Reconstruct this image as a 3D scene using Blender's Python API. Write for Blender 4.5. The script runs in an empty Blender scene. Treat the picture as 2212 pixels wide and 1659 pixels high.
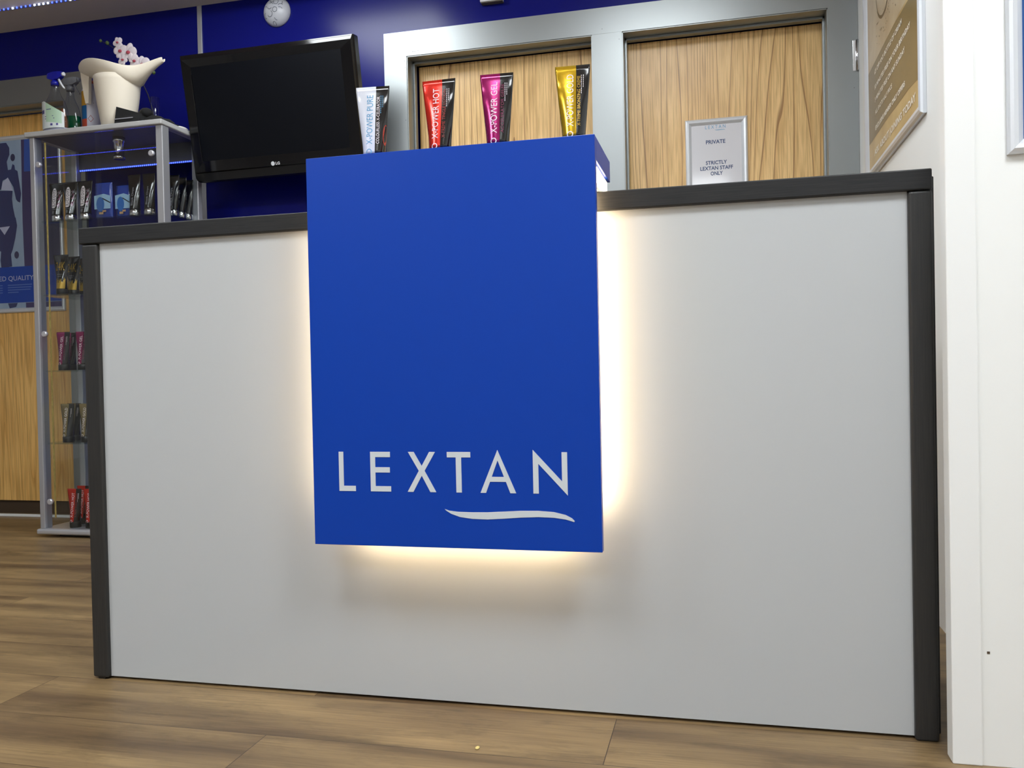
import bpy, bmesh, math, random
from mathutils import Matrix, Vector
random.seed(7)
PI = math.pi
S = bpy.context.scene
COL = S.collection

# ------------------------------------------------------------------ camera
cam_data = bpy.data.cameras.new('camera')
cam = bpy.data.objects.new('camera', cam_data)
COL.objects.link(cam)
S.camera = cam
cam_data.sensor_width = 36.0
cam_data.lens = 1851.27 / 2212 * 36.0
cam_data.clip_start = 0.02
cam.matrix_world = (Matrix.Translation((1.41061, -1.66648, 0.68403)) @ Matrix.Rotation(0.24003, 4, 'Z')
                    @ Matrix.Rotation(PI / 2 - 0.014756, 4, 'X') @ Matrix.Rotation(-0.020889, 4, 'Z'))

# ------------------------------------------------------------------ world, view, big lights
W = bpy.data.worlds.new('world')
S.world = W
W.use_nodes = True
W.node_tree.nodes['Background'].inputs[0].default_value = (0.8, 0.88, 1.0, 1)
W.node_tree.nodes['Background'].inputs[1].default_value = 0.05
S.view_settings.view_transform = 'Standard'
S.view_settings.look = 'None'
S.view_settings.gamma = 1.0
S.view_settings.use_curve_mapping = False
S.view_settings.exposure = 0.0
PANEL_W = 23.5          # strength of the ceiling light panels
STRIP_W = 70.0         # strength of the warm strip behind the blue board
BLUE_W = 8.0          # strength of the blue diodes
# ceiling light panels: x, y, size_x, size_y, strength factor
CEILING_LIGHTS = [(-0.28, 1.02, 0.58, 0.58, 0.85), (1.10, 0.45, 0.58, 0.58, 0.85), (2.15, -1.25, 0.6, 0.6, 1.45), (0.45, -1.35, 0.6, 0.6, 1.0),  # second panel is added to brighten the right wall and gold poster
                  (-1.1, -1.2, 0.6, 0.6, 1.0), (1.2, -3.2, 0.6, 0.6, 1.0), (-1.0, -3.2, 0.6, 0.6, 1.0)]

# ------------------------------------------------------------------ helpers: materials
def lin(c):
    return tuple((v / 12.92 if v <= 0.04045 else ((v + 0.055) / 1.055) ** 2.4) for v in c)
def rgb(r, g, b):
    return lin((r / 255, g / 255, b / 255)) + (1.0,)

def mat(name, col, rough=0.5, metal=0.0, coat=0.0, spec=0.5, bump=None, noise=None):
    m = bpy.data.materials.new(name)
    m.use_nodes = True
    nt = m.node_tree
    p = nt.nodes['Principled BSDF']
    p.inputs['Base Color'].default_value = col
    p.inputs['Roughness'].default_value = rough
    p.inputs['Metallic'].default_value = metal
    p.inputs['Specular IOR Level'].default_value = spec
    p.inputs['Coat Weight'].default_value = coat
    p.inputs['Coat Roughness'].default_value = 0.08
    tc = None
    if noise or bump:
        tc = nt.nodes.new('ShaderNodeTexCoord')
    if noise:                       # (scale vec, amount, colour2)
        mp = nt.nodes.new('ShaderNodeMapping'); mp.inputs['Scale'].default_value = noise[0]
        nz = nt.nodes.new('ShaderNodeTexNoise'); nz.inputs['Detail'].default_value = 5; nz.inputs['Scale'].default_value = 1
        rp = nt.nodes.new('ShaderNodeValToRGB')
        rp.color_ramp.elements[0].position = 0.5 - noise[1]; rp.color_ramp.elements[1].position = 0.5 + noise[1]
        rp.color_ramp.elements[0].color = col; rp.color_ramp.elements[1].color = noise[2]
        nt.links.new(tc.outputs['Object'], mp.inputs[0]); nt.links.new(mp.outputs[0], nz.inputs['Vector'])
        nt.links.new(nz.outputs[0], rp.inputs[0]); nt.links.new(rp.outputs[0], p.inputs['Base Color'])
    if bump:                        # (scale vec, strength, distance)
        mp = nt.nodes.new('ShaderNodeMapping'); mp.inputs['Scale'].default_value = bump[0]
        nz = nt.nodes.new('ShaderNodeTexNoise'); nz.inputs['Detail'].default_value = 4; nz.inputs['Scale'].default_value = 1
        bp = nt.nodes.new('ShaderNodeBump'); bp.inputs['Strength'].default_value = bump[1]; bp.inputs['Distance'].default_value = bump[2]
        nt.links.new(tc.outputs['Object'], mp.inputs[0]); nt.links.new(mp.outputs[0], nz.inputs['Vector'])
        nt.links.new(nz.outputs[0], bp.inputs['Height']); nt.links.new(bp.outputs[0], p.inputs['Normal'])
    return m

def emit(name, col, strength):
    m = bpy.data.materials.new(name); m.use_nodes = True
    nt = m.node_tree; nt.nodes.clear()
    e = nt.nodes.new('ShaderNodeEmission'); o = nt.nodes.new('ShaderNodeOutputMaterial')
    e.inputs[0].default_value = col; e.inputs[1].default_value = strength
    nt.links.new(e.outputs[0], o.inputs[0])
    return m

def glass(name, tint=(0.93, 0.96, 0.95, 1), rough=0.02, refl=1.0):
    m = bpy.data.materials.new(name); m.use_nodes = True
    nt = m.node_tree; nt.nodes.clear()
    t = nt.nodes.new('ShaderNodeBsdfTransparent'); t.inputs[0].default_value = tint
    g = nt.nodes.new('ShaderNodeBsdfGlossy'); g.inputs['Roughness'].default_value = rough
    lw = nt.nodes.new('ShaderNodeLayerWeight'); lw.inputs[0].default_value = 0.5
    f = nt.nodes.new('ShaderNodeMath'); f.operation = 'POWER'; f.inputs[1].default_value = 5.0
    nt.links.new(lw.outputs['Facing'], f.inputs[0])
    k = nt.nodes.new('ShaderNodeMath'); k.operation = 'MULTIPLY_ADD'; k.inputs[1].default_value = 0.9 * refl; k.inputs[2].default_value = 0.035 * refl
    x = nt.nodes.new('ShaderNodeMixShader'); o = nt.nodes.new('ShaderNodeOutputMaterial')
    nt.links.new(f.outputs[0], k.inputs[0]); nt.links.new(k.outputs[0], x.inputs[0])
    nt.links.new(t.outputs[0], x.inputs[1]); nt.links.new(g.outputs[0], x.inputs[2]); nt.links.new(x.outputs[0], o.inputs[0])
    return m

def wood(name, c_light, c_mid, c_line, rough=0.35, scale=1.0):
    """vertical veneer grain: long wavy lines running along Z"""
    m = bpy.data.materials.new(name); m.use_nodes = True
    nt = m.node_tree; p = nt.nodes['Principled BSDF']; p.inputs['Roughness'].default_value = rough
    tc = nt.nodes.new('ShaderNodeTexCoord')
    mp = nt.nodes.new('ShaderNodeMapping'); mp.inputs['Scale'].default_value = (4.0 * scale, 1, 0.21 * scale)
    n1 = nt.nodes.new('ShaderNodeTexNoise'); n1.inputs['Scale'].default_value = 1.0; n1.inputs['Detail'].default_value = 1.5
    n1.inputs['Roughness'].default_value = 0.4
    nt.links.new(tc.outputs['Object'], mp.inputs[0]); nt.links.new(mp.outputs[0], n1.inputs['Vector'])
    # contour lines of the broad noise give cathedral figure
    mul = nt.nodes.new('ShaderNodeMath'); mul.operation = 'MULTIPLY'; mul.inputs[1].default_value = 32.0
    fr = nt.nodes.new('ShaderNodeMath'); fr.operation = 'FRACT'
    nt.links.new(n1.outputs[0], mul.inputs[0]); nt.links.new(mul.outputs[0], fr.inputs[0])
    mp2 = nt.nodes.new('ShaderNodeMapping'); mp2.inputs['Scale'].default_value = (190 * scale, 1, 6 * scale)
    n2 = nt.nodes.new('ShaderNodeTexNoise'); n2.inputs['Scale'].default_value = 1.0; n2.inputs['Detail'].default_value = 3
    nt.links.new(tc.outputs['Object'], mp2.inputs[0]); nt.links.new(mp2.outputs[0], n2.inputs['Vector'])
    r1 = nt.nodes.new('ShaderNodeValToRGB')
    cr = r1.color_ramp
    cr.elements[0].position = 0.0; cr.elements[0].color = c_line
    cr.elements[1].position = 1.0; cr.elements[1].color = c_mid
    for pos, c in ((0.05, c_line), (0.13, c_light), (0.6, c_light)):
        e = cr.elements.new(pos); e.color = c
    nt.links.new(fr.outputs[0], r1.inputs[0])
    r2 = nt.nodes.new('ShaderNodeValToRGB')
    r2.color_ramp.elements[0].position = 0.36; r2.color_ramp.elements[0].color = (0.62, 0.55, 0.45, 1)
    r2.color_ramp.elements[1].position = 0.56; r2.color_ramp.elements[1].color = (1, 1, 1, 1)
    nt.links.new(n2.outputs[0], r2.inputs[0])
    mx = nt.nodes.new('ShaderNodeMix'); mx.data_type = 'RGBA'; mx.blend_type = 'MULTIPLY'; mx.inputs[0].default_value = 0.7
    nt.links.new(r1.outputs[0], mx.inputs[6]); nt.links.new(r2.outputs[0], mx.inputs[7])
    mp3 = nt.nodes.new('ShaderNodeMapping'); mp3.inputs['Scale'].default_value = (3.3, 1, 2.2)
    n3 = nt.nodes.new('ShaderNodeTexNoise'); n3.inputs['Scale'].default_value = 1.0
    nt.links.new(tc.outputs['Object'], mp3.inputs[0]); nt.links.new(mp3.outputs[0], n3.inputs['Vector'])
    r3 = nt.nodes.new('ShaderNodeValToRGB')
    r3.color_ramp.elements[0].position = 0.35; r3.color_ramp.elements[0].color = (0.86, 0.82, 0.76, 1)
    r3.color_ramp.elements[1].position = 0.6; r3.color_ramp.elements[1].color = (1, 1, 1, 1)
    nt.links.new(n3.outputs[0], r3.inputs[0])
    mx2 = nt.nodes.new('ShaderNodeMix'); mx2.data_type = 'RGBA'; mx2.blend_type = 'MULTIPLY'; mx2.inputs[0].default_value = 1.0
    nt.links.new(mx.outputs[2], mx2.inputs[6]); nt.links.new(r3.outputs[0], mx2.inputs[7])
    nt.links.new(mx2.outputs[2], p.inputs['Base Color'])
    return m

def floor_material():
    m = bpy.data.materials.new('vinyl_planks'); m.use_nodes = True
    nt = m.node_tree; p = nt.nodes['Principled BSDF']; p.inputs['Roughness'].default_value = 0.42
    tc = nt.nodes.new('ShaderNodeTexCoord')
    mp = nt.nodes.new('ShaderNodeMapping'); mp.inputs['Location'].default_value = (0.09, 0.002, 0)
    bk = nt.nodes.new('ShaderNodeTexBrick')
    bk.inputs['Scale'].default_value = 1.0; bk.inputs['Brick Width'].default_value = 1.29; bk.inputs['Row Height'].default_value = 0.2
    bk.inputs['Mortar Size'].default_value = 0.0009; bk.inputs['Mortar Smooth'].default_value = 0.3
    bk.inputs['Color1'].default_value = (0, 0, 0, 1); bk.inputs['Color2'].default_value = (1, 1, 1, 1); bk.inputs['Mortar'].default_value = (0.5, 0.5, 0.5, 1)
    bk.offset = 0.5
    nt.links.new(tc.outputs['Object'], mp.inputs[0]); nt.links.new(mp.outputs[0], bk.inputs['Vector'])
    # plank-dependent shift of the grain
    comb = nt.nodes.new('ShaderNodeVectorMath'); comb.operation = 'SCALE'; comb.inputs[3].default_value = 7.0
    nt.links.new(bk.outputs['Color'], comb.inputs[0])
    add = nt.nodes.new('ShaderNodeVectorMath'); add.operation = 'ADD'
    nt.links.new(tc.outputs['Object'], add.inputs[0]); nt.links.new(comb.outputs[0], add.inputs[1])
    def nz(scale, detail, lo, hi, ca, cb, rough=0.5):
        q = nt.nodes.new('ShaderNodeMapping'); q.inputs['Scale'].default_value = scale
        n = nt.nodes.new('ShaderNodeTexNoise'); n.inputs['Scale'].default_value = 1.0; n.inputs['Detail'].default_value = detail
        n.inputs['Roughness'].default_value = rough; n.inputs['Distortion'].default_value = 0.25
        r = nt.nodes.new('ShaderNodeValToRGB')
        r.color_ramp.elements[0].position = lo; r.color_ramp.elements[0].color = ca
        r.color_ramp.elements[1].position = hi; r.color_ramp.elements[1].color = cb
        nt.links.new(add.outputs[0], q.inputs[0]); nt.links.new(q.outputs[0], n.inputs['Vector']); nt.links.new(n.outputs[0], r.inputs[0])
        return r.outputs[0], n.outputs[0]
    a, _ = nz((1.3, 10, 1), 5, 0.34, 0.68, rgb(102, 82, 59), rgb(162, 136, 96))
    b, bf = nz((6, 230, 1), 5, 0.32, 0.62, (0.66, 0.63, 0.60, 1), (1.05, 1.05, 1.05, 1), 0.7)
    c, _ = nz((7, 20, 1), 4, 0.28, 0.50, (0.62, 0.62, 0.62, 1), (1, 1, 1, 1), 0.75)
    def mul(x, y, f=1.0):
        k = nt.nodes.new('ShaderNodeMix'); k.data_type = 'RGBA'; k.blend_type = 'MULTIPLY'; k.inputs[0].default_value = f
        nt.links.new(x, k.inputs[6]); nt.links.new(y, k.inputs[7]); return k.outputs[2]
    base = mul(mul(a, b, 0.8), c, 0.9)
    fin = nt.nodes.new('ShaderNodeMix'); fin.data_type = 'RGBA'
    fin.inputs[7].default_value = rgb(58, 42, 30)
    nt.links.new(bk.outputs['Fac'], fin.inputs[0]); nt.links.new(base, fin.inputs[6])
    nt.links.new(fin.outputs[2], p.inputs['Base Color'])
    bp = nt.nodes.new('ShaderNodeBump'); bp.inputs['Strength'].default_value = 0.12; bp.inputs['Distance'].default_value = 0.001
    nt.links.new(bf, bp.inputs['Height']); nt.links.new(bp.outputs[0], p.inputs['Normal'])
    return m

M = {}
M['white_wall'] = mat('white_wall', rgb(240, 242, 241), 0.55)
M['trim_white'] = mat('trim_white', rgb(240, 242, 242), 0.4)
M['ceiling'] = mat('ceiling', rgb(230, 222, 220), 0.7)
M['bulkhead'] = mat('bulkhead', rgb(215, 208, 202), 0.6)
M['blue_wall'] = mat('blue_wall', rgb(15, 21, 114), 0.22, spec=0.2)
M['room_wall'] = mat('room_wall', rgb(205, 205, 205), 0.6)
M['floor'] = floor_material()
M['grey_frame'] = mat('grey_frame', rgb(152, 157, 158), 0.38, metal=0.8)
M['door_wood'] = wood('door_wood', rgb(246, 208, 144), rgb(230, 188, 124), rgb(170, 126, 76))
M['door_wood_left'] = wood('door_wood_left', rgb(255, 208, 126), rgb(248, 196, 112), rgb(236, 184, 102), scale=0.7)
M['door_gap'] = mat('door_gap', rgb(30, 28, 28), 0.7)
M['kick'] = mat('kick', rgb(74, 58, 42), 0.6)
M['desk_grey'] = mat('desk_grey', rgb(186, 190, 193), 0.42, bump=((600, 600, 600), 0.05, 0.0002))
M['charcoal'] = mat('charcoal', rgb(18, 20, 23), 0.5, spec=0.35, noise=((14, 40, 420), 0.25, rgb(38, 38, 39)), bump=((8, 60, 600), 0.25, 0.0006))
M['charcoal_up'] = mat('charcoal_up', rgb(32, 34, 36), 0.42, noise=((420, 420, 10), 0.25, rgb(48, 47, 46)), bump=((600, 600, 8), 0.25, 0.0006))
M['board_blue'] = mat('board_blue', rgb(3, 60, 166), 0.34, spec=0.25)
M['letter_white'] = mat('letter_white', rgb(205, 213, 220), 0.4)
M['white_board'] = mat('white_board', rgb(240, 238, 232), 0.5)
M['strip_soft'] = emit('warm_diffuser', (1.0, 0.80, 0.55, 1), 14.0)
M['strip'] = emit('warm_strip', (1.0, 0.74, 0.44, 1), STRIP_W)
M['diode'] = emit('blue_diode', (0.03, 0.06, 1.0, 1), BLUE_W)
M['diode_hot'] = emit('blue_diode_hot', (0.5, 0.6, 1.0, 1), BLUE_W * 2)
M['diffuser'] = [emit('diffuser', (0.93, 0.975, 1.0, 1), PANEL_W * c[4]) for c in CEILING_LIGHTS]
M['silver'] = mat('silver', rgb(196, 198, 204), 0.32, metal=0.55)
M['silver_post'] = mat('silver_post', rgb(178, 179, 184), 0.35, metal=0.5)
M['grey_top'] = mat('grey_top', rgb(176, 176, 176), 0.45)
M['dark_grey'] = mat('dark_grey', rgb(96, 97, 99), 0.5)
M['chrome'] = mat('chrome', rgb(215, 215, 218), 0.12, metal=1.0)
M['knob'] = mat('knob', rgb(214, 214, 222), 0.3, metal=0.6)
M['glass'] = glass('cabinet_glass', (0.95, 0.965, 0.965, 1))
M['shelf_glass'] = glass('shelf_glass', (0.86, 0.92, 0.91, 1))
M['clear_plastic'] = glass('clear_plastic', (0.86, 0.88, 0.92, 1), 0.08, 1.4)
M['aged_seal'] = mat('aged_seal', rgb(170, 152, 84), 0.6, noise=((300, 300, 60), 0.2, rgb(120, 106, 60)))
M['black'] = mat('black', rgb(14, 14, 15), 0.4)
M['tv_black'] = mat('tv_black', rgb(5, 5, 7), 0.10, spec=0.6)
M['tv_frame'] = mat('tv_frame', rgb(8, 8, 9), 0.25)
M['tv_screen'] = mat('tv_screen', rgb(5, 7, 13), 0.3, spec=0.2)
M['logo'] = mat('logo', rgb(200, 202, 205), 0.4)
M['foil_black'] = mat('foil_black', rgb(12, 12, 13), 0.16, coat=0.6, bump=((22, 22, 9), 0.35, 0.004))
M['foil_red'] = mat('foil_red', rgb(212, 42, 26), 0.2, metal=0.55, coat=0.4, bump=((22, 22, 9), 0.35, 0.004))
M['foil_magenta'] = mat('foil_magenta', rgb(150, 14, 92), 0.2, metal=0.55, coat=0.4, bump=((22, 22, 9), 0.35, 0.004))
M['foil_gold'] = mat('foil_gold', rgb(196, 158, 24), 0.2, metal=0.65, coat=0.4, bump=((22, 22, 9), 0.35, 0.004))
M['foil_bronze'] = mat('foil_bronze', rgb(150, 132, 88), 0.25, metal=0.6, coat=0.3)
M['foil_white'] = mat('foil_white', rgb(214, 218, 228), 0.18, coat=0.6, bump=((22, 22, 9), 0.35, 0.004))
M['ink_white'] = mat('ink_white', rgb(235, 225, 228), 0.4)
M['ink_blue'] = mat('ink_blue', rgb(80, 150, 190), 0.4)
M['ink_red'] = mat('ink_red', rgb(150, 44, 34), 0.4)
M['ink_magenta'] = mat('ink_magenta', rgb(120, 20, 70), 0.4)
M['ink_gold'] = mat('ink_gold', rgb(178, 142, 48), 0.35, metal=0.4)
M['ink_grey'] = mat('ink_grey', rgb(150, 150, 158), 0.4)
M['ink_pink'] = mat('ink_pink', rgb(176, 110, 150), 0.4)
M['ink_navy'] = mat('ink_navy', rgb(38, 66, 112), 0.5)
M['paper'] = mat('paper', rgb(214, 214, 220), 0.25, coat=0.5, bump=((26, 26, 18), 0.35, 0.003))
M['pouch_blue'] = mat('pouch_blue', rgb(34, 62, 150), 0.25, coat=0.6)
M['pouch_light'] = mat('pouch_light', rgb(150, 186, 216), 0.25, coat=0.6)
M['pouch_mid'] = mat('pouch_mid', rgb(46, 104, 178), 0.25, coat=0.6)
M['pouch_tan'] = mat('pouch_tan', rgb(186, 150, 110), 0.4)
M['orange_mark'] = mat('orange_mark', rgb(186, 62, 40), 0.4)
M['cream'] = mat('cream', rgb(226, 217, 200), 0.5)
M['sprayer_blue'] = mat('sprayer_blue', rgb(16, 24, 150), 0.3)
M['plastic_white'] = mat('plastic_white', rgb(225, 226, 232), 0.35)
M['plastic_grey'] = mat('plastic_grey', rgb(116, 118, 124), 0.35)
M['label_white'] = mat('label_white', rgb(214, 222, 222), 0.4)
M['label_green'] = mat('label_green', rgb(176, 206, 180), 0.4)
M['label_ink'] = mat('label_ink', rgb(76, 72, 140), 0.4)
M['green_liquid'] = mat('green_liquid', rgb(6, 92, 52), 0.25, coat=0.5)
M['orange_label'] = mat('orange_label', rgb(184, 104, 56), 0.4)
M['can_yellow'] = mat('can_yellow', rgb(214, 164, 56), 0.25, metal=0.3)
M['can_blue'] = mat('can_blue', rgb(38, 112, 176), 0.25, metal=0.3)
M['can_red'] = mat('can_red', rgb(204, 84, 62), 0.25, metal=0.3)
M['can_rust'] = mat('can_rust', rgb(170, 76, 44), 0.3)
M['can_white'] = mat('can_white', rgb(196, 196, 210), 0.3)
M['cloth_black'] = mat('cloth_black', rgb(16, 16, 17), 0.9)
M['petal'] = mat('petal', rgb(232, 222, 228), 0.5)
M['petal_red'] = mat('petal_red', rgb(178, 70, 88), 0.5)
M['stem_green'] = mat('stem_green', rgb(74, 92, 44), 0.6)
M['stem_dark'] = mat('stem_dark', rgb(50, 48, 46), 0.6)
M['dome'] = mat('dome', rgb(196, 198, 206), 0.3)
M['dome_mark'] = mat('dome_mark', rgb(96, 104, 114), 0.4)
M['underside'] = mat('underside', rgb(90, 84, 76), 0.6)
# printed posters
M['print_pale'] = mat('print_pale', rgb(140, 164, 196), 0.3, noise=((9, 9, 5), 0.25, rgb(166, 186, 208)))
M['print_grape'] = mat('print_grape', rgb(72, 66, 108), 0.3)
M['print_navy'] = mat('print_navy', rgb(54, 66, 112), 0.3, noise=((10, 10, 6), 0.25, rgb(62, 62, 104)))
M['print_blue'] = mat('print_blue', rgb(60, 92, 176), 0.3)
M['print_band'] = mat('print_band', rgb(24, 68, 168), 0.3)
M['print_white'] = mat('print_white', rgb(190, 196, 224), 0.3)
M['print_line'] = mat('print_line', rgb(96, 126, 196), 0.3)
M['print_dark'] = mat('print_dark', rgb(66, 66, 96), 0.3)
M['gold_print'] = mat('gold_print', rgb(214, 188, 130), 0.3, noise=((5, 5, 5), 0.25, rgb(178, 146, 86)))
M['beige_print'] = mat('beige_print', rgb(206, 190, 158), 0.3, noise=((6, 6, 6), 0.25, rgb(178, 152, 112)))
M['olive_print'] = mat('olive_print', rgb(142, 120, 72), 0.3, noise=((3, 3, 3), 0.3, rgb(122, 104, 64)))
M['brown_mark'] = mat('brown_mark', rgb(120, 100, 64), 0.4)
M['poster_text'] = mat('poster_text', rgb(246, 240, 226), 0.4)
M['poster_blue'] = mat('poster_blue', rgb(20, 74, 140), 0.35)
M['snap'] = mat('snap', rgb(222, 226, 232), 0.32, metal=0.3)
M['crumb'] = mat('crumb', rgb(222, 202, 130), 0.7)
M['tissue'] = mat('tissue', rgb(214, 212, 208), 0.8)

# ------------------------------------------------------------------ helpers: meshes
class MB:
    """collects shapes with a material per face; build() links them as ONE mesh object"""
    def __init__(self):
        self.bm = bmesh.new(); self.ms = []
    def mi(self, m):
        if m not in self.ms: self.ms.append(m)
        return self.ms.index(m)
    def box(self, a, b, m, bev=0.0, seg=2):
        t = bmesh.new()
        r = bmesh.ops.create_cube(t, size=1.0)
        for v in t.verts:
            v.co = Vector([(a[i] + b[i]) / 2 + v.co[i] * (b[i] - a[i]) for i in range(3)])
        if bev:
            bmesh.ops.bevel(t, geom=list(t.edges), offset=bev, segments=seg, affect='EDGES', profile=0.5)
        self._merge(t, m, smooth=False)
        return self
    def _merge(self, t, m, smooth=False, mtx=None):
        k = self.mi(m)
        if mtx is not None: bmesh.ops.transform(t, matrix=mtx, verts=t.verts)
        bmesh.ops.recalc_face_normals(t, faces=t.faces)
        mp = {v: self.bm.verts.new(v.co) for v in t.verts}
        for f in t.faces:
            try:
                n = self.bm.faces.new([mp[v] for v in f.verts])
                n.material_index = k; n.smooth = smooth
            except ValueError: pass
        t.free()
    def poly(self, pts, m, thick=None):
        """flat polygon from 3D points; thick = extrusion vector"""
        k = self.mi(m)
        vs = [self.bm.verts.new(p) for p in pts]
        f = self.bm.faces.new(vs); f.material_index = k
        if thick is not None:
            t = Vector(thick)
            v2 = [self.bm.verts.new(Vector(p) + t) for p in pts]
            g = self.bm.faces.new(list(reversed(v2))); g.material_index = k
            n = len(pts)
            for i in range(n):
                q = self.bm.faces.new([vs[i], v2[i], v2[(i + 1) % n], vs[(i + 1) % n]]); q.material_index = k
        return self
    def loft(self, rings, m, close=True, caps=True, smooth=True, mfun=None):
        """rings: list of lists of points (same length); mfun(i, j) picks a material"""
        R = [[self.bm.verts.new(p) for p in r] for r in rings]
        n = len(rings[0])
        for i in range(len(R) - 1):
            for j in range(n if close else n - 1):
                q = (j + 1) % n
                try:
                    f = self.bm.faces.new([R[i][j], R[i][q], R[i + 1][q], R[i + 1][j]])
                except ValueError: continue
                f.material_index = self.mi(mfun(i, j) if mfun else m); f.smooth = smooth
        if caps and close:
            for r, rev in ((R[0], True), (R[-1], False)):
                try:
                    f = self.bm.faces.new(list(reversed(r)) if rev else r)
                    f.material_index = self.mi(mfun(0 if rev else len(R) - 2, 0) if mfun else m)
                except ValueError: pass
        return self
    def lathe(self, c, prof, m, n=32, axis='z', smooth=True):
        rings = []
        for r, h in prof:
            ring = []
            for k in range(n):
                a = 2 * PI * k / n
                if axis == 'z': ring.append((c[0] + r * math.cos(a), c[1] + r * math.sin(a), c[2] + h))
                elif axis == 'y': ring.append((c[0] + r * math.cos(a), c[1] + h, c[2] - r * math.sin(a)))
                else: ring.append((c[0] + h, c[1] + r * math.cos(a), c[2] + r * math.sin(a)))
            rings.append(ring)
        return self.loft(rings, m, smooth=smooth)
    def tube(self, pts, r, m, n=10):
        pts = [Vector(p) for p in pts]; rings = []
        up = Vector((0, 1, 0.01))
        for i, p in enumerate(pts):
            d = (pts[min(i + 1, len(pts) - 1)] - pts[max(i - 1, 0)]).normalized()
            a = d.cross(up).normalized(); b = d.cross(a).normalized()
            rr = r[i] if isinstance(r, (list, tuple)) else r
            rings.append([p + a * rr * math.cos(2 * PI * k / n) + b * rr * math.sin(2 * PI * k / n) for k in range(n)])
        return self.loft(rings, m)
    def ellipsoid(self, c, rad, m, mtx=None, u=14, v=8):
        t = bmesh.new(); bmesh.ops.create_uvsphere(t, u_segments=u, v_segments=v, radius=1.0)
        mt = Matrix.Translation(c) @ (mtx if mtx is not None else Matrix()) @ Matrix.Diagonal((*rad, 1))
        self._merge(t, m, smooth=True, mtx=mt); return self
    def text(self, verts, faces, m, fn):
        k = self.mi(m)
        vs = [self.bm.verts.new(fn(x, y)) for x, y in verts]
        for f in faces:
            try:
                q = self.bm.faces.new([vs[i] for i in f]); q.material_index = k
            except ValueError: pass
        return self
    def build(self, name, parent=None, loc=None, solid=None, sub=0, sharp=False):
        if not sharp: bmesh.ops.recalc_face_normals(self.bm, faces=self.bm.faces)
        me = bpy.data.meshes.new(name); self.bm.to_mesh(me); self.bm.free()
        for m in self.ms: me.materials.append(m)
        o = bpy.data.objects.new(name, me); COL.objects.link(o)
        if parent is not None: o.parent = parent
        if loc is not None: o.location = loc
        if solid:
            s = o.modifiers.new('solidify', 'SOLIDIFY'); s.thickness = solid; s.offset = 0
        if sub:
            s = o.modifiers.new('subsurf', 'SUBSURF'); s.levels = sub; s.render_levels = sub
        return o

def tag(o, label=None, cat=None, group=None, kind=None):
    if label: o['label'] = label
    if cat: o['category'] = cat
    if group: o['group'] = group
    if kind: o['kind'] = kind
    return o
def thing(name, label, cat, loc=(0, 0, 0), rz=0.0, group=None, kind=None):
    o = bpy.data.objects.new(name, None); COL.objects.link(o)
    o.empty_display_size = 0.05; o.location = loc; o.rotation_euler = (0, 0, rz)
    return tag(o, label, cat, group, kind)
def dup(root, loc, rz, label, group=None):
    r = root.copy(); COL.objects.link(r); r.location = loc; r.rotation_euler = (0, 0, rz)
    r['label'] = label
    if group: r['group'] = group
    for ch in [o for o in COL.objects if o.parent == root]:
        c = ch.copy(); COL.objects.link(c); c.parent = r
        for g in [o for o in COL.objects if o.parent == ch]:
            d = g.copy(); COL.objects.link(d); d.parent = c
    return r
def struct(name, mb, label=None):
    o = mb.build(name); o['kind'] = 'structure'
    if label: o['label'] = label
    return o

def text_geo(s, x0, x1, z0, z1, bold=0.0, spacing=1.0):
    """outline of a line of writing, stretched to fill the rectangle x0..x1, z0..z1"""
    cu = bpy.data.curves.new('writing', 'FONT'); cu.body = s; cu.resolution_u = 3
    cu.offset = bold; cu.space_character = spacing
    ob = bpy.data.objects.new('writing', cu)
    me = bpy.data.meshes.new_from_object(ob)
    vs = [(v.co.x, v.co.y) for v in me.vertices]; fs = [list(p.vertices) for p in me.polygons]
    bpy.data.objects.remove(ob); bpy.data.curves.remove(cu); bpy.data.meshes.remove(me)
    xa = min(v[0] for v in vs); xb = max(v[0] for v in vs); ya = min(v[1] for v in vs); yb = max(v[1] for v in vs)
    return [(x0 + (x - xa) / (xb - xa) * (x1 - x0), z0 + (y - ya) / (yb - ya) * (z1 - z0)) for x, y in vs], fs

def bar(x0, z0, x1, z1, w):
    """a straight stroke as a 4-point outline"""
    d = Vector((x1 - x0, z1 - z0)).normalized() * (w / 2); n = Vector((-d.y, d.x))
    return [(x0 + n.x, z0 + n.y), (x0 - n.x, z0 - n.y), (x1 - n.x, z1 - n.y), (x1 + n.x, z1 + n.y)]

# ================================================================== SETTING
YB = 1.931                     # back wall face
XR = 1.949                     # right wall face
ZC = 2.56                      # ceiling
struct('floor', MB().box((-4.2, -4.4, -0.05), (3.6, 2.4, 0.0), M['floor']))
struct('ceiling', MB().box((-4.2, -4.4, ZC), (3.6, 2.4, ZC + 0.05), M['ceiling']))
struct('trim_1', MB().box((-4.1, 1.722, 2.432), (XR, YB, ZC), M['bulkhead']))

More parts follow.
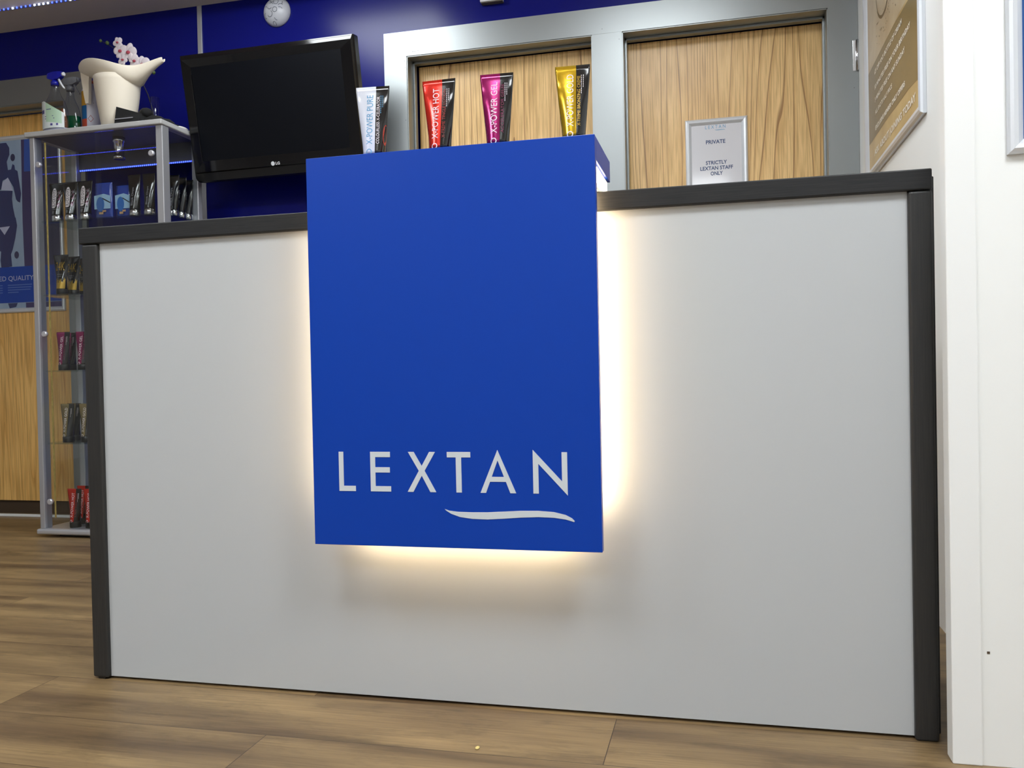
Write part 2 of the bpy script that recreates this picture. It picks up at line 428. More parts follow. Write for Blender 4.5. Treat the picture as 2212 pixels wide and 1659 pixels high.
D1 = (0.085, 0.908); D2 = (1.033, 1.838); D3 = (-2.52, -1.700); ZD = 2.082
b = MB()
def wallbox(x0, x1, z0, z1): b.box((x0, YB, z0), (x1, YB + 0.26, z1), M['blue_wall'])
wallbox(-4.1, D3[0], 0, ZC); wallbox(D3[1], D1[0], 0, ZC); wallbox(D1[1], D2[0], 0, ZC); wallbox(D2[1], XR + 0.1, 0, ZC)
for d in (D1, D2, D3): wallbox(d[0], d[1], ZD, ZC)
struct('wall_back', b)
struct('wall_right', MB().box((XR, 0.02, 0), (XR + 0.1, YB, ZC), M['white_wall']))
b = MB(); b.box((1.829, -0.079, 0.0), (3.5, 0.02, ZC), M['white_wall'])
b.box((1.838, -0.0797, 0.1905), (1.8425, -0.0787, 0.1945), M['kick'])
struct('wall_front', b)
struct('trim_2', MB().box((1.782, -0.0835, 0.0), (1.829, -0.046, ZC), M['trim_white'], 0.002))
struct('trim_3', MB().box((-0.955, YB - 0.006, 0.0), (-0.931, YB, 2.432), M['silver'], 0.002))
struct('wall_left', MB().box((-4.2, -4.3, 0), (-4.1, 2.2, ZC), M['room_wall']))
struct('wall_rear', MB().box((-4.1, -4.4, 0), (3.5, -4.3, ZC), M['room_wall']))
struct('wall_side', MB().box((3.5, -4.3, 0), (3.6, 0.1, ZC), M['white_wall']))
struct('baseboard_back', MB().box((-4.1, YB - 0.012, 0.0), (-2.62, YB, 0.09), M['dark_grey'], 0.002)
       .box((-1.585, YB - 0.012, 0.0), (-0.02, YB, 0.09), M['dark_grey'], 0.002))

# doors ------------------------------------------------------------------
YF = YB + 0.105                # door leaf face
def door(name, op, z_top, jl, jr, wood_m, hdr=True, gap=0.006, left_gap=0.010):
    root = thing(name, None, None, ((op[0] + op[1]) / 2, YB, 0), kind='structure')
    root.empty_display_size = 0.1
    cx = (op[0] + op[1]) / 2
    def P(mb, nm, par=root):
        o = mb.build(nm, par); o.location = (-cx, -YB, 0); return o
    t = 0.014
    if jl: P(MB().poly([(jl[0], YB - t, 0), (op[0], YB - t, 0), (op[0], YB - t, z_top), (jl[0], YB - t, jl[1])], M['grey_frame'], (0, t, 0)), 'architrave')
    if jr: P(MB().poly([(op[1], YB - t, 0), (jr[0], YB - t, 0), (jr[0], YB - t, jr[1]), (op[1], YB - t, z_top)], M['grey_frame'], (0, t, 0)), 'architrave')
    # lining with stepped stop
    for s, x in ((1, op[0]), (-1, op[1])):
        m = MB()
        m.box((min(x, x + s * 0.004), YB - 0.010, 0), (max(x, x + s * 0.004), YB + 0.10, z_top), M['grey_frame'])
        m.box((min(x + s * .004, x + s * 0.013), YB + 0.055, 0), (max(x + s * .004, x + s * 0.013), YB + 0.085, z_top - 0.004), M['grey_frame'], 0.0015)
        P(m, 'lining')
    m = MB()
    m.box((op[0], YB - 0.010, z_top - 0.004), (op[1], YB + 0.10, z_top + 0.0), M['grey_frame'])
    m.box((op[0] + .004, YB + 0.055, z_top - 0.014), (op[1] - .004, YB + 0.085, z_top - 0.004), M['grey_frame'], 0.0015)
    P(m, 'lining')
    P(MB().box((op[0], YF + 0.045, 0), (op[1], YF + 0.06, z_top), M['door_gap']), 'shadow_gap')
    lf = MB().box((op[0] + 0.004 + left_gap, YF, 0.068), (op[1] - 0.006, YF + 0.04, z_top - 0.012), wood_m, 0.001)
    P(lf, 'door_leaf')
    return root, cx, P
ZH = 2.190
r1, c1, P1 = door('door_1', D1, ZD, (-0.019, ZH), None, M['door_wood'], left_gap=0.012)
# mitred head over both openings and the post between them belong to the double frame
P1(MB().poly([(-0.019, YB - .014, ZH), (D1[0], YB - .014, ZD), (D2[1], YB - .014, ZD), (XR, YB - .014, ZH)], M['grey_frame'], (0, .014, 0)), 'head_architrave')
P1(MB().box((D1[1], YB - .0142, 0), (D2[0], YB, ZD - 0.0005), M['grey_frame']), 'mullion')
sc = MB()
for x, z in ((0.115, 2.097), (0.124, 2.096), (0.139, 2.098), (0.02, 2.175), (0.075, 2.06), (0.078, 2.03), (1.02, 2.05), (0.95, 2.1), (0.075, 1.80), (1.93, 1.76)):
    sc.box((x, YB - .0147, z), (x + .003, YB - .0138, z + .003), M['dark_grey'])
P1(sc, 'nail_marks')
r2, c2, P2 = door('door_2', D2, ZD, None, (XR - 0.001, ZH), M['door_wood'], left_gap=0.006)
h = P2(MB().lathe((1.944, YB - .021, 1.826), [(.0055, 0), (.0055, .118)], M['chrome'], 12).box((1.928, YB - .0165, 1.826), (1.944, YB - .0142, 1.944), M['chrome'], .0005), 'hinge')
r3, c3, P3 = door('door_3', D3, ZD - 0.02, (-2.635, ZH), (-1.585, ZH), M['door_wood_left'], left_gap=0.004)
P3(MB().poly([(-2.635, YB - .014, ZH), (D3[0], YB - .014, ZD - .02), (D3[1], YB - .014, ZD - .02), (-1.585, YB - .014, ZH)], M['grey_frame'], (0, .014, 0)), 'head_architrave')
P3(MB().box((D3[0], YB + 0.02, 0.0), (D3[1], YB + 0.032, 0.012), M['trim_white'], .001), 'threshold_strip')
P3(MB().box((D3[0], YF + 0.02, 0.0), (D3[1], YF + 0.03, 0.075), M['kick']), 'kick_board')

# ceiling light panels (above and behind the camera, and over the counter, one added to brighten the right wall)
for i, (x, y, sx, sy, k) in enumerate(CEILING_LIGHTS):
    where = ['nearest the blue back wall', 'added above the right end of the desk to brighten the right wall', 'beside the right hand white wall', 'in front of the reception desk',
             'left of the reception desk', 'at the back right of the room', 'at the back left of the room'][i]
    L = thing('ceiling_light', 'square white ceiling light panel ' + where, 'ceiling light', (x, y, ZC - 0.012), group='ceiling light panels')
    MB().box((-sx / 2, -sy / 2, 0.0), (sx / 2, sy / 2, 0.002), M['diffuser'][i]).build('diffuser', L)
    f = MB()
    for a, c in (((-sx / 2 - .02, -sy / 2 - .02), (sx / 2 + .02, -sy / 2)), ((-sx / 2 - .02, sy / 2), (sx / 2 + .02, sy / 2 + .02)),
                 ((-sx / 2 - .02, -sy / 2), (-sx / 2, sy / 2)), ((sx / 2, -sy / 2), (sx / 2 + .02, sy / 2))):
        f.box((a[0], a[1], -0.004), (c[0], c[1], 0.012), M['trim_white'])
    f.build('frame', L)

# blue LED strip along the edge of the bulkhead
L = thing('led_strip', 'strip of small blue lights along the edge of the ceiling step', 'light strip', (-2.4, 1.720, 2.434))
MB().box((-1.6, -0.002, -0.003), (2.6, 0.001, 0.006), M['plastic_grey']).build('backing_tape', L)
def diodes(root, n, x0, step, y0, y1, z0, z1, w, hot=None):
    me = MB().box((0, y0, z0), (w, y1, z1), M['diode']).build('diode', root)
    me.location = (x0, 0, 0)
    me2 = None
    for k in range(1, n):
        if hot and hot(k):
            if me2 is None:
                o = me2 = MB().box((0, y0, z0), (w * 1.3, y1, z1), M['diode_hot']).build('diode', root)
            else:
                o = me2.copy(); COL.objects.link(o)
        else:
            o = me.copy(); COL.objects.link(o)
        o.parent = root; o.location = (x0 + k * step, 0, 0)
diodes(L, 80, -0.35, 0.0245, -0.005, -0.002, -0.001, 0.006, 0.005, lambda k: 44 <= k <= 47 or k % 13 == 0)

# ================================================================== RECEPTION DESK
DW = 1.782; DH = 1.030; TH = 0.037; LG = 0.0414
desk = thing('reception_desk', 'light grey reception desk with charcoal wood-effect edges and a blue front board', 'desk', (0, 0, 0))
MB().box((-0.004, -0.003, DH - TH), (DW - 0.002, 0.36, DH), M['charcoal'], 0.0025).build('worktop', desk)
MB().box((0.0, 0.0, 0.004), (LG, 0.34, DH - TH - 0.0005), M['charcoal_up'], 0.005, 3).build('end_panel', desk)
MB().box((DW - LG, 0.0, 0.0), (DW - 0.001, 0.34, DH - TH - 0.0005), M['charcoal_up'], 0.005, 3).build('end_panel', desk)
MB().box((LG, 0.010, 0.006), (DW - LG, 0.028, DH - TH), M['desk_grey']).build('front_panel', desk)
MB().box((0.02, 0.035, 0.0), (DW - LG, 0.05, 0.06), M['black']).build('plinth', desk)
MB().box((0.012, 0.004, 0.0), (0.03, 0.02, 0.004), M['black']).build('levelling_foot', desk)
MB().box((DW + 0.001, 0.04, 0.0), (DW + 0.010, 0.34, DH - 0.006), M['charcoal_up'], 0.002).build('filler_strip', desk)
# blue board hung on the front, folding back over the worktop
BX0, BX1, BZ0, BZ1 = 0.607, 1.190, 0.3434, 1.1191
YP = -0.085
bb = MB().box((BX0, YP, BZ0), (BX1, YP + 0.0185, BZ1), M['board_blue'], 0.0006, 1)
board = bb.build('blue_board', desk); board['label'] = 'royal blue board with raised white lettering'
MB().box((BX0, YP + 0.0185, BZ1 - 0.043), (BX1, 0.1385, BZ1), M['board_blue'], 0.0006, 1).build('blue_shelf', desk)
ls = MB().box((BX0 + 0.11, YP + 0.0185, BZ0 + 0.11), (BX1 - 0.11, 0.0095, DH - TH - 0.02), M['white_board'])
lb = ls.build('spacer_box', desk)
MB().box((BX0 + 0.006, -0.045, DH + 0.0005), (BX1 - 0.006, 0.130, BZ1 - 0.0435), M['white_board']).build('shelf_support', desk)
st = MB()
zt = DH - TH - 0.004
yb0, yb1 = -0.037, -0.035
st.box((BX1 - 0.026, yb0, BZ0 + 0.075), (BX1 - 0.018, yb1, BZ1 - 0.05), M['strip'])
st.box((BX0 + 0.018, yb0, BZ0 + 0.075), (BX0 + 0.026, yb1, BZ1 - 0.05), M['strip'])
st.box((BX0 + 0.065, yb0, BZ0 + 0.012), (BX1 - 0.065, yb1, BZ0 + 0.020), M['strip'])
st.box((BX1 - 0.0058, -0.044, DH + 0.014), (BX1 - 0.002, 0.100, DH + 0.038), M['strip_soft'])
bt = MB()
bt.box((BX1 - 0.028, YP + 0.0185, BZ0 + 0.075), (BX1 - 0.016, yb0 - 0.0002, BZ1 - 0.05), M['white_board'])
bt.box((BX0 + 0.016, YP + 0.0185, BZ0 + 0.075), (BX0 + 0.028, yb0 - 0.0002, BZ1 - 0.05), M['white_board'])
bt.box((BX0 + 0.065, YP + 0.0185, BZ0 + 0.010), (BX1 - 0.065, yb0 - 0.0002, BZ0 + 0.022), M['white_board'])
bt.build('batten', desk)
st.build('light_strip', desk)['label'] = 'warm white light strip glowing behind the blue board'
# LEXTAN lettering: strokes drawn as outlines on the board face
def lextan(mb, m, y, ox=0.0, oz=0.0, k=1.0, w=0.0118, dy=-0.0008):
    X = lambda x: ox + (x - 0.663) * k
    Z = lambda z: oz + (z - 0.452) * k
    zb, zt_ = 0.452, 0.5305
    polys = []
    R = lambda x0, z0, x1, z1: polys.append([(x0, z0), (x1, z0), (x1, z1), (x0, z1)])
    # L
    R(0.6635, zb, 0.6735, zt_); R(0.6735, zb, 0.699, zb + 0.0105)
    # E
    R(0.731, zb, 0.7415, zt_); R(0.7415, zb, 0.774, zb + 0.0105); R(0.7415, 0.4895, 0.772, 0.5); R(0.7415, zt_ - 0.0105, 0.773, zt_)
    # X
    polys.append([(0.8085, zb), (0.8205, zb), (0.8384, 0.4840), (0.8555, zb), (0.8675, zb), (0.8444, 0.4935), (0.8665, zt_), (0.8545, zt_), (0.8385, 0.5030), (0.8225, zt_), (0.8105, zt_), (0.8324, 0.4935)])
    # T
    R(0.8905, zt_ - 0.0105, 0.938, zt_); R(0.9085, zb, 0.9195, zt_ - 0.0105)
    # A
    polys.append([(0.957, zb), (0.968, zb), (0.992, 0.5145), (0.992, 0.5345)])
    polys.append([(1.016, zb), (1.0275, zb), (0.992, 0.5345), (0.992, 0.5145)])
    polys.append([(0.97626, 0.4735), (1.00774, 0.4735), (1.00410, 0.4830), (0.97990, 0.4830)])
    # N
    polys.append([(1.061, zb), (1.0715, zb), (1.0715, 0.5085), (1.127, 0.4490), (1.127, zt_), (1.1165, zt_), (1.1165, 0.4755), (1.061, 0.5350)])
    for p in polys:
        mb.poly([(X(a), y, Z(c)) for a, c in p], m, (0, dy, 0))
def swoosh(mb, m, y, ox=0.0, oz=0.0, k=1.0, dy=-0.0008):
    X = lambda x: ox + (x - 0.663) * k
    Z = lambda z: oz + (z - 0.452) * k
    top = [(0.884, 0.4195), (0.893, 0.4165), (0.912, 0.4145), (0.94, 0.4142), (0.97, 0.4147), (1.0, 0.4165), (1.035, 0.4187), (1.07, 0.4193), (1.10, 0.4175), (1.122, 0.4125), (1.134, 0.4065), (1.139, 0.4015)]
    bot = [(0.887, 0.4165), (0.897, 0.4105), (0.915, 0.4045), (0.94, 0.4015), (0.97, 0.4010), (1.0, 0.4030), (1.035, 0.4058), (1.07, 0.4075), (1.10, 0.4068), (1.122, 0.4040), (1.133, 0.4010), (1.138, 0.3995)]
    for i in range(len(top) - 1):
        mb.poly([(X(bot[i][0]), y, Z(bot[i][1])), (X(bot[i + 1][0]), y, Z(bot[i + 1][1])), (X(top[i + 1][0]), y, Z(top[i + 1][1])), (X(top[i][0]), y, Z(top[i][1]))], m, (0, dy, 0))
m = MB(); lextan(m, M['letter_white'], YP, 0.663, 0.452); m.build('lettering', board)
m = MB(); swoosh(m, M['letter_white'], YP, 0.663, 0.452); m.build('swoosh', board)

# ================================================================== TUBES
def tube_surface(s, z, H=0.170, w=0.0725, r=0.0228, cap=0.026, off=0.0):
    """point on a squeezed lotion tube; s 0..0.5 is the front, left to right"""
    t = min(1.0, max(0.0, (z - cap) / (H - 0.009 - cap)))
    a = PI + 2 * PI * s
    cx, cy = (r + off) * math.cos(a), (r + off) * math.sin(a)
    s = s % 1.0
    if s <= 0.5: fx, fy = -w / 2 + w * 2 * s, -0.0011 - off
    else: fx, fy = w / 2 - w * 2 * (s - 0.5), 0.0011 + off
    return ((1 - t) * cx + t * fx, (1 - t) * cy + t * fy, z)
def make_tube(label, main, split=0.6, cap_m='black', ink='ink_white', words='X-POWER HOT', small=None, small_ink='ink_red',
              style='power', H=0.170, w=0.0725, group=None, cat='tube', name='lotion_tube', cap_r=0.0236):
    root = thing(name, label, cat, group=group)
    N = 40; zs = [0.026, 0.032, 0.05, 0.07, 0.09, 0.11, 0.13, 0.145, 0.156, H - 0.009, H - 0.0088, H]
    rings = []
    for i, z in enumerate(zs):
        rings.append([tube_surface(j / N, z, H, w) for j in range(N)])
    def pick(i, j):
        s = (j + 0.5) / N
        if style == 'split': return M[main] if (s < split / 2 or s > 0.94) else M['foil_black']
        return M['foil_black']
    body = MB().loft(rings, M['foil_black'], mfun=pick).build('tube_body', root)
    MB().lathe((0, 0, 0), [(cap_r - .001, 0), (cap_r, .001), (cap_r, .0245), (cap_r - .001, .026)], M[cap_m], 28).build('cap', root)
    lt = MB()
    def put(txt, s0, s1, z0, z1, m, bold=0.0):
        # vertical writing reading upwards: text x -> z, text y -> towards the left
        v, f = text_geo(txt, z0, z1, 0, 1, bold)
        lt.text(v, f, M[m], lambda x, y: Vector(tube_surface(s1 - (s1 - s0) * y, x, H, w, off=0.0005)))
    def flat(txt, s0, s1, z0, z1, m, bold=0.0):
        v, f = text_geo(txt, s0, s1, z0, z1, bold)
        lt.text(v, f, M[m], lambda x, y: Vector(tube_surface(x, y, H, w, off=0.0005)))
    def patch(ss, zz, m, off=0.0003):
        k = lt.mi(M[m])
        n = len(zz); cols = 6
        g = [[lt.bm.verts.new(tube_surface(a + (b_ - a) * c / cols, z, H, w, off=off)) for c in range(cols + 1)] for (a, b_), z in zip(ss, zz)]
        for i in range(n - 1):
            for c in range(cols):
                q = lt.bm.faces.new([g[i][c], g[i][c + 1], g[i + 1][c + 1], g[i + 1][c]]); q.material_index = k
    if style == 'split':
        put(words, 0.165, 0.262, 0.045, 0.152, ink, 0.0)
        if small: put(small, 0.315, 0.36, 0.046, 0.148, small_ink)
        put('---------', 0.372, 0.380, 0.112, 0.150, ink); put('------', 0.40, 0.408, 0.125, 0.150, ink)
        # round emblem low on the tube
        ring = [(0.214 + 0.045 * math.cos(a * PI / 8), 0.0290 + 0.0065 * math.sin(a * PI / 8)) for a in range(16)]
        k = lt.mi(M[ink])
        vo = [lt.bm.verts.new(tube_surface(p[0], p[1], H, w, off=0.0005)) for p in ring]
        vi = [lt.bm.verts.new(tube_surface(0.214 + (p[0] - 0.214) * .72, 0.0290 + (p[1] - 0.0290) * .72, H, w, off=0.0005)) for p in ring]
        for a in range(16):
            q = lt.bm.faces.new([vo[a], vo[(a + 1) % 16], vi[(a + 1) % 16], vi[a]]); q.material_index = k
    elif style == 'onyx':
        zz = [0.060, 0.063, 0.07, 0.12, 0.135, 0.146, 0.150]
        patch([(0.16, 0.24), (0.125, 0.275), (0.115, 0.285), (0.115, 0.285), (0.125, 0.275), (0.155, 0.245), (0.185, 0.215)], zz, 'ink_white')
        put('BLACK ONYX', 0.140, 0.262, 0.066, 0.144, 'black', 0.02)
        rnd = random.Random(5)
        for q in range(26):
            s0 = rnd.uniform(0.295, 0.40); z0 = rnd.uniform(0.05, 0.13)
            patch([(s0, s0 + .012), (s0 + .03, s0 + .04)], [z0, z0 + rnd.uniform(.006, .014)], rnd.choice(['ink_pink', 'ink_grey', 'ink_magenta']))
        flat('@', 0.17, 0.25, 0.034, 0.047, 'ink_grey')
        patch([(0.13, 0.40), (0.13, 0.40)], [0.0535, 0.0545], 'ink_grey')
    elif style == 'script':
        put('Black Onyx', 0.20, 0.29, 0.045, 0.125, 'ink_grey')
    elif style == 'gold24':
        rnd = random.Random(9)
        for q in range(22):
            s0 = 0.06 + q * 0.0175
            patch([(s0, s0 + .0178), (s0, s0 + .0178)], [0.027, 0.062 + rnd.uniform(-.010, .014)], 'ink_gold')
        flat('24K', 0.09, 0.40, 0.108, 0.146, 'ink_gold')
        flat('PREMIUM', 0.16, 0.33, 0.088, 0.092, 'ink_grey'); flat('GOLD', 0.18, 0.31, 0.080, 0.084, 'ink_grey')
    if lt.bm.faces: lt.build('lettering', root)
    else: lt.bm.free()
    return root

SZ = BZ1            # top of the blue shelf
pure = make_tube('glossy white and black tube on the blue shelf, beside the television, lettered in pale blue', 'foil_white', ink='ink_blue', words='X-POWER PURE',
                 small='COLOURLESS X-CELERATOR', small_ink='ink_white', style='split', cap_m='black', group='tubes on the blue shelf')
pure.location = (0.707, 0.03, SZ); pure.rotation_euler = (0, 0, 0.10)
om = MB().poly([tube_surface(0.47 + 0.05 * math.cos(a * PI / 8), 0.066 + 0.022 * math.sin(a * PI / 8), off=0.0006) for a in range(16)], M['orange_mark']).build('orange_spot', pure)
hot = make_tube('shiny red and black tube on the blue shelf', 'foil_red', words='X-POWER HOT', small='X-TREME TINGLE LOTION', style='split', group='tubes on the blue shelf')
hot.location = (0.8535, 0.03, SZ); hot.rotation_euler = (0, 0, -0.03)
gel = make_tube('shiny magenta and black tube on the blue shelf', 'foil_magenta', words='X-POWER GEL', small='ACCELERATOR GELEE', small_ink='ink_magenta', style='split', w=0.069, group='tubes on the blue shelf')
gel.location = (0.977, 0.03, SZ); gel.rotation_euler = (0, 0, 0.05)
gld = make_tube('shiny gold and black tube at the right end of the blue shelf', 'foil_gold', words='X-POWER GOLD', small='X-TREME BRONZING CREME', small_ink='ink_gold', style='split', w=0.070, group='tubes on the blue shelf')
gld.location = (1.133, 0.03, SZ); gld.rotation_euler = (0, 0, 0.04)

# ================================================================== DISPLAY CABINET
CX0, CX1, CY0, CY1 = -1.511, -0.846, 1.490, 1.765
CZB, CZT = 0.036, 1.748
cab = thing('display_cabinet', 'tall glass display cabinet with silver posts against the blue back wall', 'cabinet', (0, 0, 0))
MB().box((CX0 - 0.016, CY0 - 0.012, CZT), (CX1 + 0.004, 1.900, CZT + 0.022), M['grey_top'], 0.004).build('top_board', cab)
MB().box((CX0 + 0.024, CY0 + 0.01, CZT - 0.0015), (CX1 - 0.034, 1.89, CZT), M['dark_grey']).build('soffit', cab)
MB().box((CX0 - 0.012, CY0 - 0.012, 0.012), (CX1 + 0.012, CY1 + 0.01, CZB), M['silver'], 0.008, 3).build('bottom_board', cab)
MB().box((CX0 + 0.075, CY0 + 0.03, 0.0), (CX1 - 0.075, CY1 - 0.03, 0.012), M['black']).build('plinth', cab)
for x0, x1, y0, y1 in ((CX0, CX0 + 0.025, CY0, CY0 + 0.045), (CX1 - 0.033, CX1, CY0, CY0 + 0.045), (CX0, CX0 + 0.03, CY1 - 0.03, CY1), (CX1 - 0.03, CX1, CY1 - 0.03, CY1)):
    p = MB().box((x0, y0, CZB), (x1, y1, CZT), M['silver_post'], 0.003)
    p = p.build('post', cab)
MB().box((CX0 + 0.0, CY1 - 0.012, 1.664), (CX1, CY1 - 0.002, CZT), M['dark_grey']).build('back_rail', cab)
XM = -1.170
MB().box((CX0 + 0.027, CY0 + 0.012, CZB + 0.002), (XM + 0.01, CY0 + 0.016, CZT - 0.003), M['glass']).build('glass_door', cab)
MB().box((XM - 0.01, CY0 + 0.004, CZB + 0.002), (CX1 - 0.036, CY0 + 0.008, CZT - 0.003), M['glass']).build('glass_door', cab)
MB().box((CX1 - 0.008, CY0 + 0.047, CZB + 0.002), (CX1 - 0.004, CY1 - 0.032, CZT - 0.003), M['glass']).build('side_glass', cab)
MB().box((CX0 + 0.004, CY0 + 0.047, CZB + 0.002), (CX0 + 0.008, CY1 - 0.032, CZT - 0.003), M['glass']).build('side_glass', cab)
MB().box((-1.4325, CY0 - 0.001, 0.085), (-1.4275, CY0 + 0.0035, 1.72), M['aged_seal']).build('door_seal', cab)
for x, z in ((-1.457, 1.624), (-1.451, 0.889), (-1.447, 0.157), (-0.894, 1.629)):
    MB().lathe((x, CY0 - 0.016, z), [(0.0095, 0.0), (0.0125, 0.002), (0.0125, 0.013), (0.008, 0.014), (0.008, 0.0195)], M['knob'], 24, 'y').build('knob', cab)
SHELVES = [1.387, 1.064, 0.730, 0.411]
for z in SHELVES:
    MB().box((CX0 + 0.012, CY0 + 0.03, z - 0.006), (CX1 - 0.012, CY1 - 0.013, z), M['shelf_glass'], 0.0008, 1).build('glass_shelf', cab)
sp = MB().lathe((-1.143, 1.60, CZT - 0.0975), [(0.020, 0), (0.024, 0.0), (0.024, 0.012), (0.021, 0.016), (0.021, 0.072), (0.026, 0.075), (0.026, 0.095)], M['chrome'], 24)
sp.build('spotlight', cab)
cb = thing('led_strip', 'strip of small blue lights inside the glass cabinet under its rear rail', 'light strip', (0, CY1 - 0.014, 1.657))
MB().box((CX0 + 0.035, -0.001, -0.003), (CX1 - 0.03, 0.001, 0.006), M['plastic_grey']).build('backing_tape', cb)
diodes(cb, 56, CX0 + 0.038, 0.0107, -0.004, -0.001, -0.002, 0.003, 0.0045)
led_reflection = thing('led_strip', 'thin row of glowing dots standing in for ceiling lights reflected in the cabinet glass', 'light strip', (0, CY0 + 0.022, 1.661))  # ceiling LED reflection in the glass, added as a glowing row
MB().box((CX0 + 0.045, 0.0, -0.0005), (CX1 - 0.036, 0.001, 0.0005), M['black']).build('backing_tape', led_reflection)  # thin carrier for the reflection dots
M['diode'], M['keep'] = emit('reflected_diode', (0.05, 0.08, 1.0, 1), BLUE_W * 0.2), M['diode']
diodes(led_reflection, 74, CX0 + 0.052, 0.0078, -0.0015, 0.0, -0.0014, 0.0014, 0.0030)
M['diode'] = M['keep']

# tubes in the cabinet
on = make_tube('black tube with white slogan plate and silver cap, nearest the left cabinet post', 'foil_black', style='onyx', cap_m='chrome', H=0.172, w=0.077, group='tubes on the top glass shelf')
on.location = (-1.437, 1.56, SHELVES[0])
dup(on, (-1.366, 1.56, SHELVES[0]), 0.03, 'black tube with white slogan plate and silver cap, middle of the three alike')
dup(on, (-1.289, 1.56, SHELVES[0]), 0.0, 'black tube with white slogan plate and silver cap, next to the blue sachets')
sc_ = make_tube('plain black tube with thin grey script and silver cap, right of the blue sachets', 'foil_black', style='script', cap_m='chrome', H=0.180, w=0.062, group='tubes on the top glass shelf')
sc_.location = (-1.040, 1.56, SHELVES[0])
dup(sc_, (-0.967, 1.56, SHELVES[0]), 0.0, 'plain black tube with thin grey script, just left of the right front post')
dup(sc_, (-0.893, 1.62, SHELVES[0]), 0.1, 'plain black tube seen through the side glass, right behind the front post')
dup(sc_, (-0.893, 1.672, SHELVES[0]), 0.1, 'plain black tube seen through the side glass, middle of the row behind the post')
dup(sc_, (-0.893, 1.722, SHELVES[0]), 0.1, 'plain black tube seen through the side glass, rearmost beside the back post')
def make_pouch(label, loc, w, hgt):
    root = thing('lotion_sachet', label, 'sachet', loc, group='blue sachets on the top glass shelf')
    rings = []
    for z, t in ((0, .001), (.006, .003), (.03, .011), (.07, .010), (hgt - .02, .006), (hgt - .006, .001), (hgt, .001)):
        n = 16
        rings.append([((w / 2) * math.cos(2 * PI * k / n) if abs(math.cos(2 * PI * k / n)) < .9 else (w / 2) * math.copysign(1, math.cos(2 * PI * k / n)), t * math.sin(2 * PI * k / n), z) for k in range(n)])
    MB().loft(rings, M['pouch_blue']).build('foil_pack', root)
    pr = MB()
    def q(pts, m, y=-0.0125): pr.poly([(a, y, c) for a, c in pts], M[m])
    q([(-w * .48, .04), (w * .48, .04), (w * .48, .095), (w * .1, .105), (-w * .48, .098)], 'pouch_light')
    q([(-w * .4 + w * .28 + w * .24 * math.cos(a * PI / 7), .06 + .032 * math.sin(a * PI / 7)) for a in range(14)], 'pouch_mid', -0.0128)
    q([(w * .02, .083), (w * .48, .062), (w * .48, .067), (w * .02, .088)], 'black', -0.0130)
    q([(-w * .2, .017), (w * .05, .017), (w * .05, .026), (-w * .2, .026)], 'pouch_tan', -0.0130)
    q([(w * .0, .026), (w * .22, .026), (w * .22, .034), (w * .0, .034)], 'pouch_tan', -0.0131)
    pr.build('printed_picture', root)
    return root
make_pouch('blue beach-picture sachet on the top glass shelf, left of the pair', (-1.190, 1.555, SHELVES[0]), 0.085, 0.155)
make_pouch('blue beach-picture sachet on the top glass shelf, right of the pair', (-1.105, 1.575, SHELVES[0]), 0.075, 0.142)
k24 = make_tube('black tube with gold 24K and gold base on the second glass shelf, frontmost', 'foil_black', style='gold24', cap_m='black', H=0.178, w=0.078, group='tubes on the second glass shelf')
k24.location = (-1.424, 1.56, SHELVES[1])
dup(k24, (-1.420, 1.625, SHELVES[1]), 0.0, 'black tube with gold 24K and gold base, second of its row')
dup(k24, (-1.415, 1.69, SHELVES[1]), 0.0, 'black tube with gold 24K and gold base, half hidden by the desk edge')
def rows(proto, z, names, grp):
    a = dup(proto, (-1.424, 1.56, z), 0.02, names[0], grp)
    dup(proto, (-1.450, 1.63, z), 0.0, names[1], grp)
    dup(proto, (-1.333, 1.57, z), 0.02, names[2], grp)
rows(gel, SHELVES[2], ('magenta and black tube at the left of the third glass shelf', 'magenta and black tube standing behind the other two on the third glass shelf',
                       'magenta and black tube on the third glass shelf, cut off by the desk edge'), 'tubes on the third glass shelf')
brz = make_tube('bronze and black tube at the left of the lowest glass shelf', 'foil_bronze', words='X-POWER GOLD', style='split', group='tubes on the lowest glass shelf')
brz.location = (-1.412, 1.56, SHELVES[3])
dup(brz, (-1.438, 1.63, SHELVES[3]), 0.0, 'bronze and black tube standing behind the other two on the lowest glass shelf')
dup(brz, (-1.325, 1.57, SHELVES[3]), 0.0, 'bronze and black tube on the lowest glass shelf, cut off by the desk edge')
dup(hot, (-1.375, 1.545, CZB), 0.02, 'red and black tube on the cabinet floor, at the left', 'tubes on the cabinet floor')
dup(hot, (-1.407, 1.64, CZB), 0.0, 'red and black tube on the cabinet floor, standing behind the other two', 'tubes on the cabinet floor')
dup(hot, (-1.293, 1.545, CZB), 0.02, 'red and black tube on the cabinet floor, cut off by the desk edge', 'tubes on the cabinet floor')

# ================================================================== ON TOP OF THE CABINET
CT = CZT + 0.022
